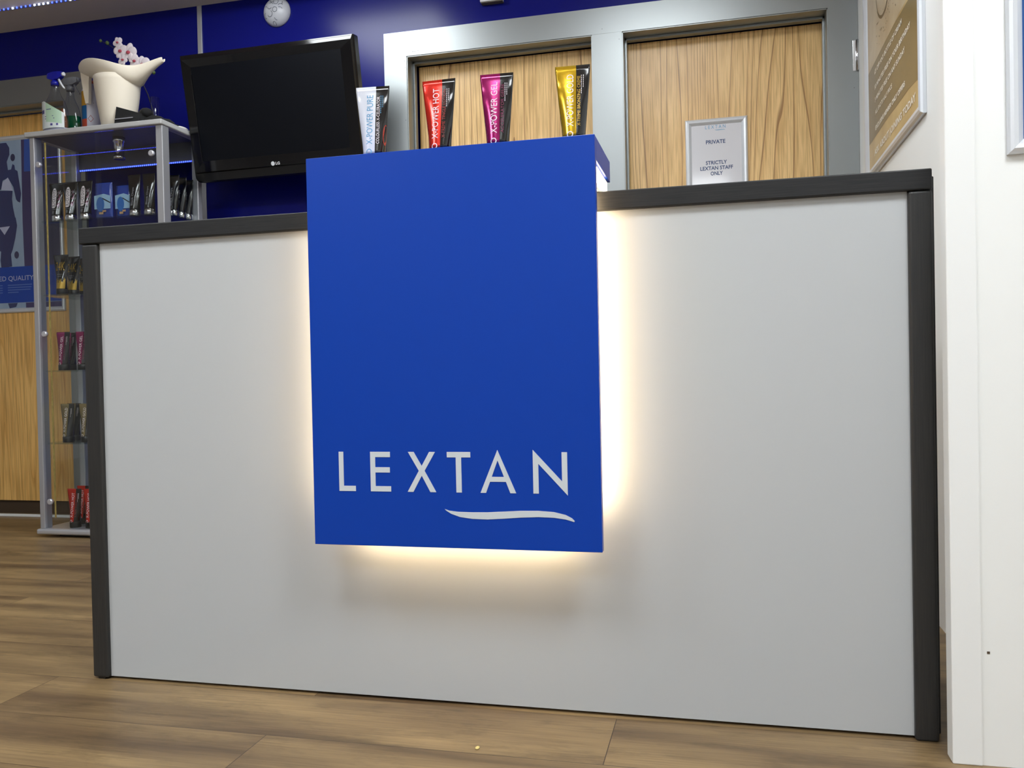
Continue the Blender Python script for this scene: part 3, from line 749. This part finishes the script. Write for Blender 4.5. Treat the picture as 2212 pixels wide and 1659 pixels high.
# watering can
wc = thing('watering_can', 'cream plastic watering can with long spout on top of the glass cabinet', 'watering can', (-1.127, 1.58, CT))
MB().lathe((0, 0, 0), [(0.062, 0), (0.066, 0.002), (0.074, 0.05), (0.082, 0.1), (0.089, 0.15), (0.095, 0.2), (0.097, 0.222)], M['cream'], 40).build('body', wc)
secs = [(-1.314, 2.062, 2.044, .012), (-1.29, 2.070, 2.028, .034), (-1.25, 2.072, 2.010, .062), (-1.20, 2.066, 1.998, .086), (-1.145, 2.053, 1.984, .100),
        (-1.09, 2.036, 1.972, .098), (-1.045, 2.022, 1.950, .078), (-1.01, 2.026, 1.968, .042), (-0.965, 2.042, 2.006, .022), (-0.925, 2.056, 2.030, .014), (-0.892, 2.064, 2.046, .010)]
rings = []
for x, zt2, zb2, hw in secs:
    r = []
    for k in range(13):
        a = PI * k / 12
        r.append((x + 1.127, -hw * math.copysign(abs(math.cos(a)) ** 0.8, math.cos(a)), zt2 - CT - (zt2 - zb2) * math.sin(a) ** 0.75))
    rings.append(r)
MB().loft(rings, M['cream'], close=False, caps=False).build('rim_and_spout', wc, solid=0.003, sub=1)
hr = []
for z, x0, x1 in ((2.044, -1.308, -1.246), (2.02, -1.305, -1.262), (1.99, -1.301, -1.266), (1.94, -1.293, -1.268), (1.90, -1.285, -1.270)):
    hr.append([(x0 + 1.127, -.009, z - CT), (x1 + 1.127, -.009, z - CT), (x1 + 1.127, .009, z - CT), (x0 + 1.127, .009, z - CT)])
MB().loft(hr, M['cream'], smooth=False).build('handle', wc)

# orchid in a thin glass vase
orc = thing('orchid', 'pale pink orchid spray in a thin glass vase behind the watering can', 'flower', (-1.03, 1.70, CT))
def O(x, z, y=0.0): return (x + 1.03, y, z - CT)
MB().lathe((0, 0, 0), [(0.018, 0), (0.020, 0.003), (0.017, 0.09), (0.020, 0.17)], M['clear_plastic'], 20).build('vase', orc)
MB().tube([O(-1.035, 1.79), O(-1.04, 1.88), O(-1.065, 1.96), O(-1.10, 2.03), O(-1.128, 2.078), O(-1.142, 2.104), O(-1.178, 2.136), O(-1.218, 2.172), O(-1.264, 2.203), O(-1.300, 2.222)],
          [.002, .0022, .0024, .0024, .0024, .0022, .002, .0018, .0015, .001], M['stem_dark']).build('stem', orc)
for x, z, r in ((-1.301, 2.223, .0065), (-1.266, 2.209, .008), (-1.218, 2.186, .008), (-1.030, 2.052, .008)):
    MB().ellipsoid(O(x, z, -.002), (r, r, r * 1.15), M['stem_green']).build('bud', orc)
def flower(x, z, s, tilt, cup=0.3):
    f = MB()
    for k, (ang, l, wd) in enumerate(((90, 1, .62), (18, 1.0, .85), (162, 1.0, .85), (-54, .9, .6), (-126, .9, .6))):
        a = math.radians(ang + tilt)
        c = (x + 1.03 + math.cos(a) * s * .55 * l, -.012 - (k % 2) * .0015, z - CT + math.sin(a) * s * .55 * l)
        f.ellipsoid(c, (s * .72 * l, s * .12, s * .78 * wd), M['petal'], Matrix.Rotation(-a, 4, 'Y') @ Matrix.Rotation(cup * .4, 4, 'X'), 12, 8)
    o = f.build('blossom', orc)
    MB().ellipsoid((x + 1.03 + .002, -.020, z - CT - .002), (s * .30, s * .2, s * .22), M['petal_red'], None, 10, 6).build('lip', o)
flower(-1.203, 2.200, .021, 20); flower(-1.190, 2.160, .030, 0); flower(-1.148, 2.150, .034, -15)
flower(-1.178, 2.120, .022, 40); flower(-1.118, 2.108, .026, 70); flower(-1.078, 2.088, .032, 10)

# spray bottles
def spray(label, loc, head, tip, style):
    root = thing('spray_bottle', label, 'spray bottle', loc, group='spray bottles on the glass cabinet')
    prof = [(0.0, .060, .026), (.004, .064, .030), (.05, .064, .031), (.10, .060, .030), (.14, .046, .026), (.165, .030, .020), (.185, .020, .016), (.205, .0165, .015), (.214, .0165, .015)]
    n = 28; k_ = 1.0 if style == 'a' else 0.78
    rings = [[(a * k_ * math.cos(2 * PI * j / n), bq * math.sin(2 * PI * j / n), z) for j in range(n)] for z, a, bq in prof]
    MB().loft(rings, M['clear_plastic']).build('bottle', root)
    if style == 'a':
        MB().loft([[(x * 0.97, y * 0.96, z) for x, y, z in r] for r in rings[:2]] + [[(.062 * .97 * math.cos(2 * PI * j / n), .03 * .96 * math.sin(2 * PI * j / n), .022) for j in range(n)]], M['can_white']).build('liquid', root)
        lb_ = MB()
        pts = [(-.059, .022), (.055, .010), (.057, .075), (.045, .092), (-.035, .140), (-.054, .140)]
        def bend(px, pz, o_=.0012): return (px, -math.sqrt(max(0.00002, 1 - (px / .064) ** 2)) * .031 - o_, pz)
        lb_ = MB()
        cols = 14
        topz = lambda x: .140 if x < -.035 else max(.075, .140 - (x + .035) * .6)
        grid = []
        for c in range(cols + 1):
            x = -.058 + .115 * c / cols
            grid.append([lb_.bm.verts.new(bend(x, .020 + (topz(x) - .020) * r / 4)) for r in range(5)])
        for c in range(cols):
            for r in range(4):
                q = lb_.bm.faces.new([grid[c][r], grid[c + 1][r], grid[c + 1][r + 1], grid[c][r + 1]])
                q.material_index = lb_.mi(M['label_white'] if (c < 4 or c > 12 or r == 0) else M['label_green'])
        for (x, z, w_, h_) in ((-.052, .085, .008, .016), (-.042, .085, .008, .016), (-.03, .06, .05, .003), (-.03, .07, .045, .003), (.0, .03, .035, .009), (-.02, .10, .025, .003)):
            lb_.text([(x, z), (x + w_, z), (x + w_, z + h_), (x, z + h_)], [[0, 1, 2, 3]], M['label_ink'], lambda a, c: bend(a, c, .0022))
        lb_.build('label', root)
    else:
        MB().loft([[(x * .96, y * .95, z + .001) for x, y, z in r] for r in rings[:4]][:3] + [[(.062 * k_ * .96 * math.cos(2 * PI * j / n), .0305 * .95 * math.sin(2 * PI * j / n), .095) for j in range(n)]], M['green_liquid']).build('liquid', root)
        lo = MB()
        gr = []
        for c in range(9):
            x = -.047 + .055 * c / 8
            zt3 = .03 + .10 * math.sqrt(max(0, 1 - ((x + .02) / .03) ** 2))
            gr.append([lo.bm.verts.new((x, -math.sqrt(max(.0001, 1 - (x / .05) ** 2)) * .031 - .0012, z)) for z in (.03, .07, max(.071, zt3))])
        for c in range(8):
            for r in range(2):
                q = lo.bm.faces.new([gr[c][r], gr[c + 1][r], gr[c + 1][r + 1], gr[c][r + 1]]); q.material_index = lo.mi(M['orange_label'])
        lo.build('label', root)
    # sprayer head, nozzle to the right
    hd = MB()
    hd.lathe((0, 0, .212), [(.017, 0), (.017, .016), (.012, .020), (.010, .032)], M[head], 20)
    hs = []
    for x, z0, z1, hw in ((-.040, .250, .262, .004), (-.030, .243, .268, .010), (-.005, .236, .272, .012), (.02, .238, .272, .012), (.040, .248, .270, .009)):
        hs.append([(x, -hw, z0), (x, hw, z0), (x, hw * .7, z1), (x, -hw * .7, z1)])
    hd.loft(hs, M[head], smooth=False)
    hh = hd.build('sprayer_head', root)
    MB().lathe((.040, 0, .259), [(.008, 0), (.0085, .009), (.006, .010)], M[tip], 16, 'x').build('nozzle', hh)
    MB().tube([(.020, 0, .240), (.030, 0, .222), (.042, 0, .204), (.050, 0, .196)], [.005, .0045, .004, .003], M[tip]).build('trigger', hh)
    return root
spray('clear spray bottle with blue trigger head and green and white label on the glass cabinet', (-1.418, 1.545, CT), 'sprayer_blue', 'plastic_white', 'a')
s2 = spray('clear spray bottle with grey trigger head, green liquid and orange label', (-1.408, 1.625, CT), 'plastic_grey', 'plastic_grey', 'b')

can = thing('aerosol_can', 'tall aerosol can with yellow, blue and red bands beside the watering can handle', 'aerosol can', (-1.312, 1.642, CT))
R_ = 0.0405
cb_ = MB()
zb_ = [0.0, 0.003, 0.075, 0.0752, 0.135, 0.1352, 0.20, 0.203, 0.222, 0.236, 0.240]
rr_ = [.037, R_, R_, R_, R_, R_, R_, R_, .030, .016, .012]
n = 40
rings = [[(rr_[i] * math.cos(2 * PI * j / n), rr_[i] * math.sin(2 * PI * j / n), zb_[i]) for j in range(n)] for i in range(len(zb_))]
def cpick(i, j):
    a = 360 * (j + .5) / n
    if i >= 6: return M['can_white']
    if a > 282 or a < 150: return M['can_white']
    if i < 2: return M['can_red']
    if i < 4: return M['can_blue']
    return M['can_rust'] if a < 228 else M['can_yellow']
cb_.loft(rings, M['can_white'], mfun=cpick).build('can_body', can)
MB().lathe((0, 0, .238), [(.012, 0), (.012, .016), (.008, .018)], M['can_red'], 16).build('spray_cap', can)
dm = MB()
hx, hz = math.radians(302), .075
for i in range(4):
    a0 = (0, .016); pts = [(0, .016), (.012, 0), (0, -.016), (-.012, 0)]
    p, q = pts[i], pts[(i + 1) % 4]
    o4 = [(p[0], p[1]), (q[0], q[1]), (q[0] * .82, q[1] * .82), (p[0] * .82, p[1] * .82)]
    dm.poly([((R_ + .0006) * math.cos(hx + u / R_), (R_ + .0006) * math.sin(hx + u / R_), hz + v) for u, v in o4], M['ink_red'])
dm.build('hazard_symbol', can)
dm = MB()
for k in range(9):
    z = .015 + k * .0045 if k < 8 else .142
    dm.poly([((R_ + .0006) * math.cos(hx + u / R_), (R_ + .0006) * math.sin(hx + u / R_), z + v) for u, v in ((-.012, 0), (.014, 0), (.014, .001 if k < 8 else .005), (-.012, .001 if k < 8 else .005))], M['ink_grey'])
dm.build('small_print', can)

pch = thing('pouch', 'small black zipped pouch propped in front of the watering can', 'pouch', (-1.02, 1.500, CT))
pm = MB()
pm.loft([[(-.062, -.004, 0), (.055, -.004, 0), (.055, .030, 0), (-.062, .030, 0)], [(-.061, .0, .03), (.058, .0, .018), (.058, .024, .018), (-.061, .024, .03)], [(-.058, .006, .078), (.06, .008, .040), (.06, .012, .040), (-.058, .011, .078)]], M['cloth_black'], smooth=False)
pm.build('bag', pch)
MB().box((-.060, -.0055, .020), (.030, -.0035, .0235), M['ink_grey']).build('zip', pch)
cl = thing('cloth', 'crumpled black cloth heaped at the right end of the cabinet top', 'cloth', (-0.985, 1.615, CT))
cm = MB()
for c, r in (((-.03, 0, .05), (.036, .04, .048)), ((.0, .01, .03), (.06, .045, .036)), ((.05, 0, .016), (.06, .05, .026)), ((-.01, -.02, .07), (.025, .025, .022)), ((.09, .01, .010), (.035, .04, .012))):
    cm.ellipsoid(c, r, M['cloth_black'])
co = cm.build('heap', cl)
dsp = co.modifiers.new('crumple', 'DISPLACE'); tx = bpy.data.textures.new('crumple', 'CLOUDS'); tx.noise_scale = 0.03; dsp.texture = tx; dsp.strength = 0.008
ts = MB().ellipsoid((0, 0, .006), (.02, .04, .008), M['tissue']).ellipsoid((.0, .05, .004), (.014, .03, .006), M['tissue']).ellipsoid((.0, -.05, .003), (.012, .02, .004), M['tissue'])
to = ts.build('crumpled_tissue', None, (-0.868, 1.66, CT)); tag(to, 'crumpled white tissue on the right edge of the cabinet top', 'tissue')

# ================================================================== TELEVISION
TM = Matrix.Translation((-0.4371, 1.664, 1.8315)) @ Matrix.Rotation(-0.0049, 4, 'Z') @ Matrix.Rotation(0.1802, 4, 'X') @ Matrix.Rotation(-0.0043, 4, 'Y')
tv = thing('television', 'black flat screen television tilted down on the blue wall', 'television')
tv.matrix_world = TM
SW, SH = 0.35, 0.197
ox0, ox1, oz0, oz1 = -0.402, 0.412, -0.287, 0.250
fr = MB()
def outline(y, inset=0.0, rb=0.03):
    pts = []
    x0, x1, z0, z1 = ox0 + inset, ox1 - inset, oz0 + inset, oz1 - inset
    for cx_, cz_, a0 in ((x1 - rb, z0 + rb, -90),):
        for k in range(6): a = math.radians(a0 + 90 * k / 5); pts.append((cx_ + rb * math.cos(a), y, cz_ + rb * math.sin(a)))
    rt = .006
    for k in range(4): a = math.radians(0 + 90 * k / 3); pts.append((x1 - rt + rt * math.cos(a), y, z1 - rt + rt * math.sin(a)))
    for k in range(4): a = math.radians(90 + 90 * k / 3); pts.append((x0 + rt + rt * math.cos(a), y, z1 - rt + rt * math.sin(a)))
    for k in range(6): a = math.radians(180 + 90 * k / 5); pts.append((x0 + rb + rb * math.cos(a), y, z0 + rb + rb * math.sin(a)))
    return pts
fr.loft([outline(.085, .06), outline(.075, .02), outline(.03, .0), outline(-.006, .0), outline(-.014, .006)], M['tv_frame'], smooth=False)
fr.build('housing', tv)
bz = MB()
def frame4(mb, x0, x1, z0, z1, X0, X1, Z0, Z1, ya, yb, m):
    o = [(X0, Z0), (X1, Z0), (X1, Z1), (X0, Z1)]; i_ = [(x0, z0), (x1, z0), (x1, z1), (x0, z1)]
    for k in range(4):
        q = (k + 1) % 4
        mb.poly([(o[k][0], ya, o[k][1]), (o[q][0], ya, o[q][1]), (i_[q][0], yb, i_[q][1]), (i_[k][0], yb, i_[k][1])], m)
frame4(bz, -SW, SW, -SH, SH, ox0 + .012, ox1 - .012, oz0 + .045, oz1 - .020, -.0185, -.0155, M['tv_black'])
frame4(bz, ox0 + .012, ox1 - .012, oz0 + .045, oz1 - .020, ox0 + .006, ox1 - .006, oz0 + .038, oz1 - .001, -.0120, -.0185, M['tv_black'])
bz.build('bezel', tv)
MB().box((-SW, -.0152, -SH), (SW, -.0140, SH), M['tv_screen']).build('screen', tv)
sl = MB()
sl.box((-SW - .003, -.0192, -SH - .01), (-SW - .001, -.0155, SH - .03), M['tv_black'], .0008)
sl.box((-.16, -.0188, oz0 + .046), (.24, -.0182, oz0 + .0475), M['tv_frame'])
sl.build('speaker_slot', tv)
lg = MB()
lgx, lgz = -.012, -SH - .036
lg.poly([(lgx + .009 * math.cos(k * PI / 12), -.0193, lgz + .009 * math.sin(k * PI / 12)) for k in range(24)], M['logo'])
v, f = text_geo('LG', lgx + .013, lgx + .033, lgz - .006, lgz + .006, 0.03)
lg.text(v, f, M['logo'], lambda x, z: (x, -.0193, z))
lg.build('logo', tv)
br = MB().box((-.10, .085, -.10), (.10, .10, .10), M['tv_frame'], .003)
br.build('bracket', tv)
ab = bpy.data.objects.new('bracket_arm', None)
bpy.data.objects.remove(ab)
am = MB().box((-.05, .10, -.03), (.05, .235, .03), M['tv_frame'], .002).build('bracket_arm', tv)

# ================================================================== FRAMED SIGNS AND POSTERS
def snap_frame(mb, x0, x1, z0, z1, w, t, m):
    """rounded aluminium snap frame in local x-z, front towards -y, mitred"""
    prof = [(0, 0), (0, -.5 * t), (.12 * w, -.82 * t), (.32 * w, -t), (.6 * w, -.9 * t), (.85 * w, -.55 * t), (w, -.30 * t), (w, 0)]
    cor = [(x0, z0, 1, 1), (x1, z0, -1, 1), (x1, z1, -1, -1), (x0, z1, 1, -1)]
    for k in range(4):
        a, c = cor[k], cor[(k + 1) % 4]
        r1_ = [mb.bm.verts.new((a[0] + a[2] * p[0], p[1], a[1] + a[3] * p[0])) for p in prof]
        r2_ = [mb.bm.verts.new((c[0] + c[2] * p[0], p[1], c[1] + c[3] * p[0])) for p in prof]
        for i in range(len(prof) - 1):
            f = mb.bm.faces.new([r1_[i], r2_[i], r2_[i + 1], r1_[i + 1]]); f.material_index = mb.mi(m); f.smooth = False
    return mb

# staff sign on door 2
sx0, sx1, sz0, sz1 = 1.279, 1.532, 1.365, 1.722
sg = thing('door_sign', 'silver framed white notice on the right hand wooden door reading private', 'sign', ((sx0 + sx1) / 2, YF - .0005, (sz0 + sz1) / 2))
hw_, hh_ = (sx1 - sx0) / 2, (sz1 - sz0) / 2
snap_frame(MB(), -hw_, hw_, -hh_, hh_, .025, .014, M['snap']).build('frame', sg)
sh = MB().box((-hw_ + .02, -.004, -hh_ + .02), (hw_ - .02, -.002, hh_ - .02), M['paper']).build('notice_sheet', sg)
def W2(mb, s, x0, x1, z0, z1, m, y, bold=.02):
    v, f = text_geo(s, x0, x1, z0, z1, bold); mb.text(v, f, m, lambda a, c: (a, y, c))
# positions measured from the frame's upper left corner (x right, z down) in metres
ex = lambda u: -hw_ + u * .2530
ez = lambda v_: hh_ - v_ * .2530
def WL(*a):
    t_ = MB(); W2(t_, *a); t_.build('printed_line', sh)
WL('PRIVATE', ex(.332), ex(.645), ez(.415), ez(.350), M['ink_navy'], -.0046)
WL('STRICTLY', ex(.325), ex(.665), ez(.755), ez(.692), M['ink_navy'], -.0046)
WL('LEXTAN STAFF', ex(.235), ex(.760), ez(.845), ez(.782), M['ink_navy'], -.0046)
WL('ONLY', ex(.40), ex(.595), ez(.935), ez(.870), M['ink_navy'], -.0046)
WL('L E X T A N', ex(.325), ex(.650), ez(.165), ez(.110), M['ink_blue'], -.0046, 0)
tx_ = MB(); swoosh(tx_, M['ink_blue'], -.0046, ex(.325), ez(.175) + .003, .17, -.0001)
tx_.build('printed_swoosh', sh)

# people poster on the left door
px1 = -1.819; px0 = px1 - .640; pz0, pz1 = 1.040, 1.950
pp = thing('framed_poster', 'silver framed poster of dancing figures in blue tones on the left door', 'poster', ((px0 + px1) / 2, YF - .0005, (pz0 + pz1) / 2))
pcx, pcz = (px0 + px1) / 2, (pz0 + pz1) / 2
snap_frame(MB(), px0 - pcx, px1 - pcx, pz0 - pcz, pz1 - pcz, .024, .013, M['snap']).build('frame', pp)
sheet = MB().box((px0 - pcx + .02, -.004, pz0 - pcz + .02), (px1 - pcx - .02, -.002, pz1 - pcz - .02), M['print_pale']).build('printed_sheet', pp)
pm = MB(); lay = [0]
def PP(pts, m):
    lay[0] += 1
    pm.poly([(x - pcx, -.0042 - lay[0] * .00006, z - pcz) for x, z in pts], M[m])
PP([(-2.062, 1.925), (-2.066, 1.504), (-2.062, 1.277), (-1.842, 1.277), (-1.842, 1.925)], 'print_grape')
PP([(-2.060, 1.09), (-2.060, 1.062), (-1.842, 1.062), (-1.842, 1.09)], 'print_grape')
PP([(-1.985, 1.925), (-1.985, 1.30), (-1.842, 1.30), (-1.842, 1.925)], 'print_dark')
PP([(-2.043, 1.925), (-1.975, 1.925), (-1.975, 1.760), (-2.049, 1.761)], 'print_blue')
PP([(-2.25, 1.917), (-2.153, 1.917), (-2.135, 1.89), (-2.135, 1.855), (-2.153, 1.819), (-2.148, 1.784), (-2.142, 1.738), (-2.181, 1.724), (-2.193, 1.678), (-2.25, 1.673)], 'print_navy')
PP([(-2.191, 1.678), (-2.183, 1.715), (-2.149, 1.738), (-2.136, 1.717), (-2.119, 1.667)], 'print_white')
PP([(-2.148, 1.776), (-2.127, 1.778), (-2.118, 1.805), (-2.106, 1.798), (-2.103, 1.775), (-2.088, 1.767), (-2.081, 1.722), (-2.070, 1.65), (-2.078, 1.604), (-2.092, 1.611), (-2.102, 1.623), (-2.117, 1.687), (-2.136, 1.717), (-2.149, 1.738)], 'print_navy')
PP([(-2.26, 1.678), (-2.122, 1.668), (-2.127, 1.625), (-2.122, 1.581), (-2.106, 1.506), (-2.108, 1.50), (-2.26, 1.50)], 'print_navy')
PP([(-2.26, 1.536), (-2.108, 1.53), (-2.100, 1.488), (-2.113, 1.426), (-2.131, 1.367), (-2.143, 1.342), (-2.138, 1.279), (-2.205, 1.273), (-2.209, 1.314), (-2.204, 1.358), (-2.26, 1.40)], 'print_navy')
PP([(-2.211, 1.484), (-2.179, 1.444), (-2.145, 1.487)], 'print_white')
for cx_, cz_ in ((-2.115, 1.838), (-2.108, 1.337)):
    PP([(cx_ + .014 * math.cos(k * PI / 10), cz_ + .019 * math.sin(k * PI / 10)) for k in range(20)], 'print_dark')
PP([(-2.40, 1.700), (-2.34, 1.86), (-2.28, 1.88), (-2.26, 1.60), (-2.30, 1.30), (-2.42, 1.30)], 'print_navy')
PP([(-2.439, 1.277), (-1.841, 1.277), (-1.841, 1.092), (-2.439, 1.092)], 'print_band')
PP([(-2.17, 1.09), (-2.11, 1.09), (-2.12, 1.07), (-2.16, 1.064)], 'print_navy')
W2(pm, 'SUNBED QUALITY', -2.315 - pcx, -2.008 - pcx, 1.201 - pcz, 1.230 - pcz, M['print_white'], -.0056, 0)
for k, wln in enumerate((.150, .146, .140, .066)):
    z = 1.181 - k * .0125
    pm.poly([(-2.168 - pcx, -.0056, z - pcz), (-2.168 + wln - pcx, -.0056, z - pcz), (-2.168 + wln - pcx, -.0056, z + .004 - pcz), (-2.168 - pcx, -.0056, z + .004 - pcz)], M['print_line'])
    pm.poly([(-2.32 - pcx, -.0056, z - pcz), (-2.20 - pcx, -.0056, z - pcz), (-2.20 - pcx, -.0056, z + .004 - pcz), (-2.32 - pcx, -.0056, z + .004 - pcz)], M['print_line'])
pm.build('printed_picture', sheet)

# gold offers poster on the right wall (local x runs towards the camera, i.e. world -y)
gy0, gy1, gz0, gz1 = 1.700, 0.805, 1.345, 2.42
gp = thing('framed_poster', 'silver framed gold and beige offers poster on the white right hand wall', 'poster', (XR - .0005, (gy0 + gy1) / 2, (gz0 + gz1) / 2), -PI / 2)
gcy, gcz = (gy0 + gy1) / 2, (gz0 + gz1) / 2
GX = lambda y: gcy - y
hwg, hhg = (gy0 - gy1) / 2, (gz1 - gz0) / 2
snap_frame(MB(), -hwg, hwg, -hhg, hhg, .036, .018, M['snap']).build('frame', gp)
gs = MB().box((-hwg + .03, -.005, -hhg + .03), (hwg - .03, -.002, hhg - .03), M['gold_print']).build('printed_sheet', gp)
gm = MB(); lay[0] = 0
def GP(pts, m, k=None):
    lay[0] += 1
    gm.poly([(GX(y), -.0052 - lay[0] * .00006, z - gcz) for y, z in pts], M[m])
GP([(1.672, 2.39), (1.672, 1.727), (.835, 1.727), (.835, 2.39)], 'beige_print')
GP([(1.672, 1.727), (1.672, 1.472), (1.30, 1.473), (1.15, 1.468), (1.0, 1.466), (.90, 1.458), (.835, 1.450), (.835, 1.712), (.983, 1.716), (1.20, 1.727), (1.36, 1.728)], 'olive_print')
rr = []
for k in range(40):
    a0, a1 = 2 * PI * k / 40, 2 * PI * (k + 1) / 40
    wv = .010 if 24 < k < 36 else .005
    c0, c1 = (1.36, 1.955), (1.36, 1.955)
    gm.poly([(GX(1.36 + .13 * math.cos(a0)), -.0058, 1.955 + .125 * math.sin(a0) - gcz), (GX(1.36 + .13 * math.cos(a1)), -.0058, 1.955 + .125 * math.sin(a1) - gcz),
             (GX(1.36 + (.13 + wv) * math.cos(a1)), -.0058, 1.955 + (.125 + wv) * math.sin(a1) - gcz), (GX(1.36 + (.13 + wv) * math.cos(a0)), -.0058, 1.955 + (.125 + wv) * math.sin(a0) - gcz)], M['brown_mark'])
rnd = random.Random(3)
for k in range(46):
    y = rnd.uniform(1.02, 1.5); z = 1.745 + rnd.uniform(0, .10) + max(0, 1.25 - y) * .25
    s = rnd.uniform(.003, .007)
    gm.poly([(GX(y), -.0058, z - gcz), (GX(y - s), -.0058, z + s * .3 - gcz), (GX(y - s * .8), -.0058, z + s - gcz), (GX(y + s * .2), -.0058, z + s * .8 - gcz)], M['brown_mark'])
for s_, ya, yb_, z0, z1, bd in (('\u00a35 OFF ANY BOTTLE OF CREAM', 1.535, 1.077, 1.684, 1.700, .03), ('10 MINUTES FREE ON YOUR BIRTHDAY', 1.535, .964, 1.632, 1.648, .03),
                            ('3 MINUTES FREE ON ANY SUNDAY', 1.535, 1.040, 1.589, 1.605, .03), ('ALL SHOTS HALF PRICE', 1.533, 1.233, 1.545, 1.560, .02),
                            ('EXCLUSIVE MEMBER ONLY OFFERS', 1.533, 1.043, 1.491, 1.507, .04), ('ASK ABOUT JOINING TODAY', 1.558, .906, 1.402, 1.431, .03)):
    v, f = text_geo(s_, GX(ya), GX(yb_), z0 - gcz, z1 - gcz, bd)
    gm.text(v, f, M['poster_text'], lambda a, c: (a, -.0060, c))
gm.build('printed_design', gs)

# blue poster on the near white wall, at the right edge
bp_ = thing('framed_poster', 'silver framed blue poster on the near white wall at the right edge', 'poster', (2.18, -.0795, 1.47))
snap_frame(MB(), -.303, .303, -.444, .444, .025, .014, M['snap']).build('frame', bp_)
MB().box((-.283, -.005, -.424), (.283, -.002, .424), M['poster_blue']).build('printed_sheet', bp_)

# round dome and box on the blue wall
dome = thing('wall_ornament', 'round white domed wall fitting covered in dark rings and dashes', 'wall fitting', (-0.540, YB, 2.352))
R0 = .0665
MB().lathe((0, 0, 0), [(R0, 0), (R0, -.006), (R0 * .96, -.014), (R0 * .85, -.024), (R0 * .65, -.033), (R0 * .4, -.039), (R0 * .15, -.0415), (.0005, -.042)], M['dome'], 40, 'y').build('dome', dome)
mk = MB()
def dy(x, z):
    r = min(1.0, math.hypot(x, z) / R0); return -.042 * math.sqrt(max(0.0, 1 - r ** 2.2)) - .0012
rnd = random.Random(11)
for (x, z, r, a0, a1) in ((.008, -.002, .010, 0, 360), (.012, .034, .010, 150, 400), (-.018, -.018, .012, 200, 420), (-.012, .018, .012, 20, 130), (.030, -.004, .011, 20, 110), (-.018, .014, .010, 190, 330),
                          (.016, -.034, .012, 190, 260), (-.040, -.022, .010, 100, 280), (-.008, .046, .010, 180, 330), (-.042, .010, .008, 30, 120), (.034, .014, .009, 30, 160), (.030, .030, .009, -40, 40), (-.004, -.058, .006, 0, 360)):
    n_ = 12
    for k in range(n_):
        t0 = math.radians(a0 + (a1 - a0) * k / n_); t1 = math.radians(a0 + (a1 - a0) * (k + 1) / n_)
        q = [(x + rr2 * math.cos(t), z + rr2 * math.sin(t)) for rr2, t in ((r, t0), (r, t1), (r + .0022, t1), (r + .0022, t0))]
        mk.poly([(a, dy(a, c), c) for a, c in q], M['dome_mark'])
mk.build('ring_marks', dome)
wb = thing('wall_box', 'small white box high on the blue wall above the left of the double doors', 'wall box', (0.480, YB, 2.270))
MB().box((-.049, -.030, 0), (.049, 0, .10), M['plastic_white'], .002).build('cover', wb)
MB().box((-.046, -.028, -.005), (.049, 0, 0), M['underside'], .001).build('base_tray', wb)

# crumb on the floor
cr = MB().ellipsoid((0, 0, .0015), (.004, .0065, .0016), M['crumb']).build('crumb', None, (0.968, -0.181, 0)); tag(cr, 'tiny yellow crumb lying on the floor in front of the desk', 'crumb')
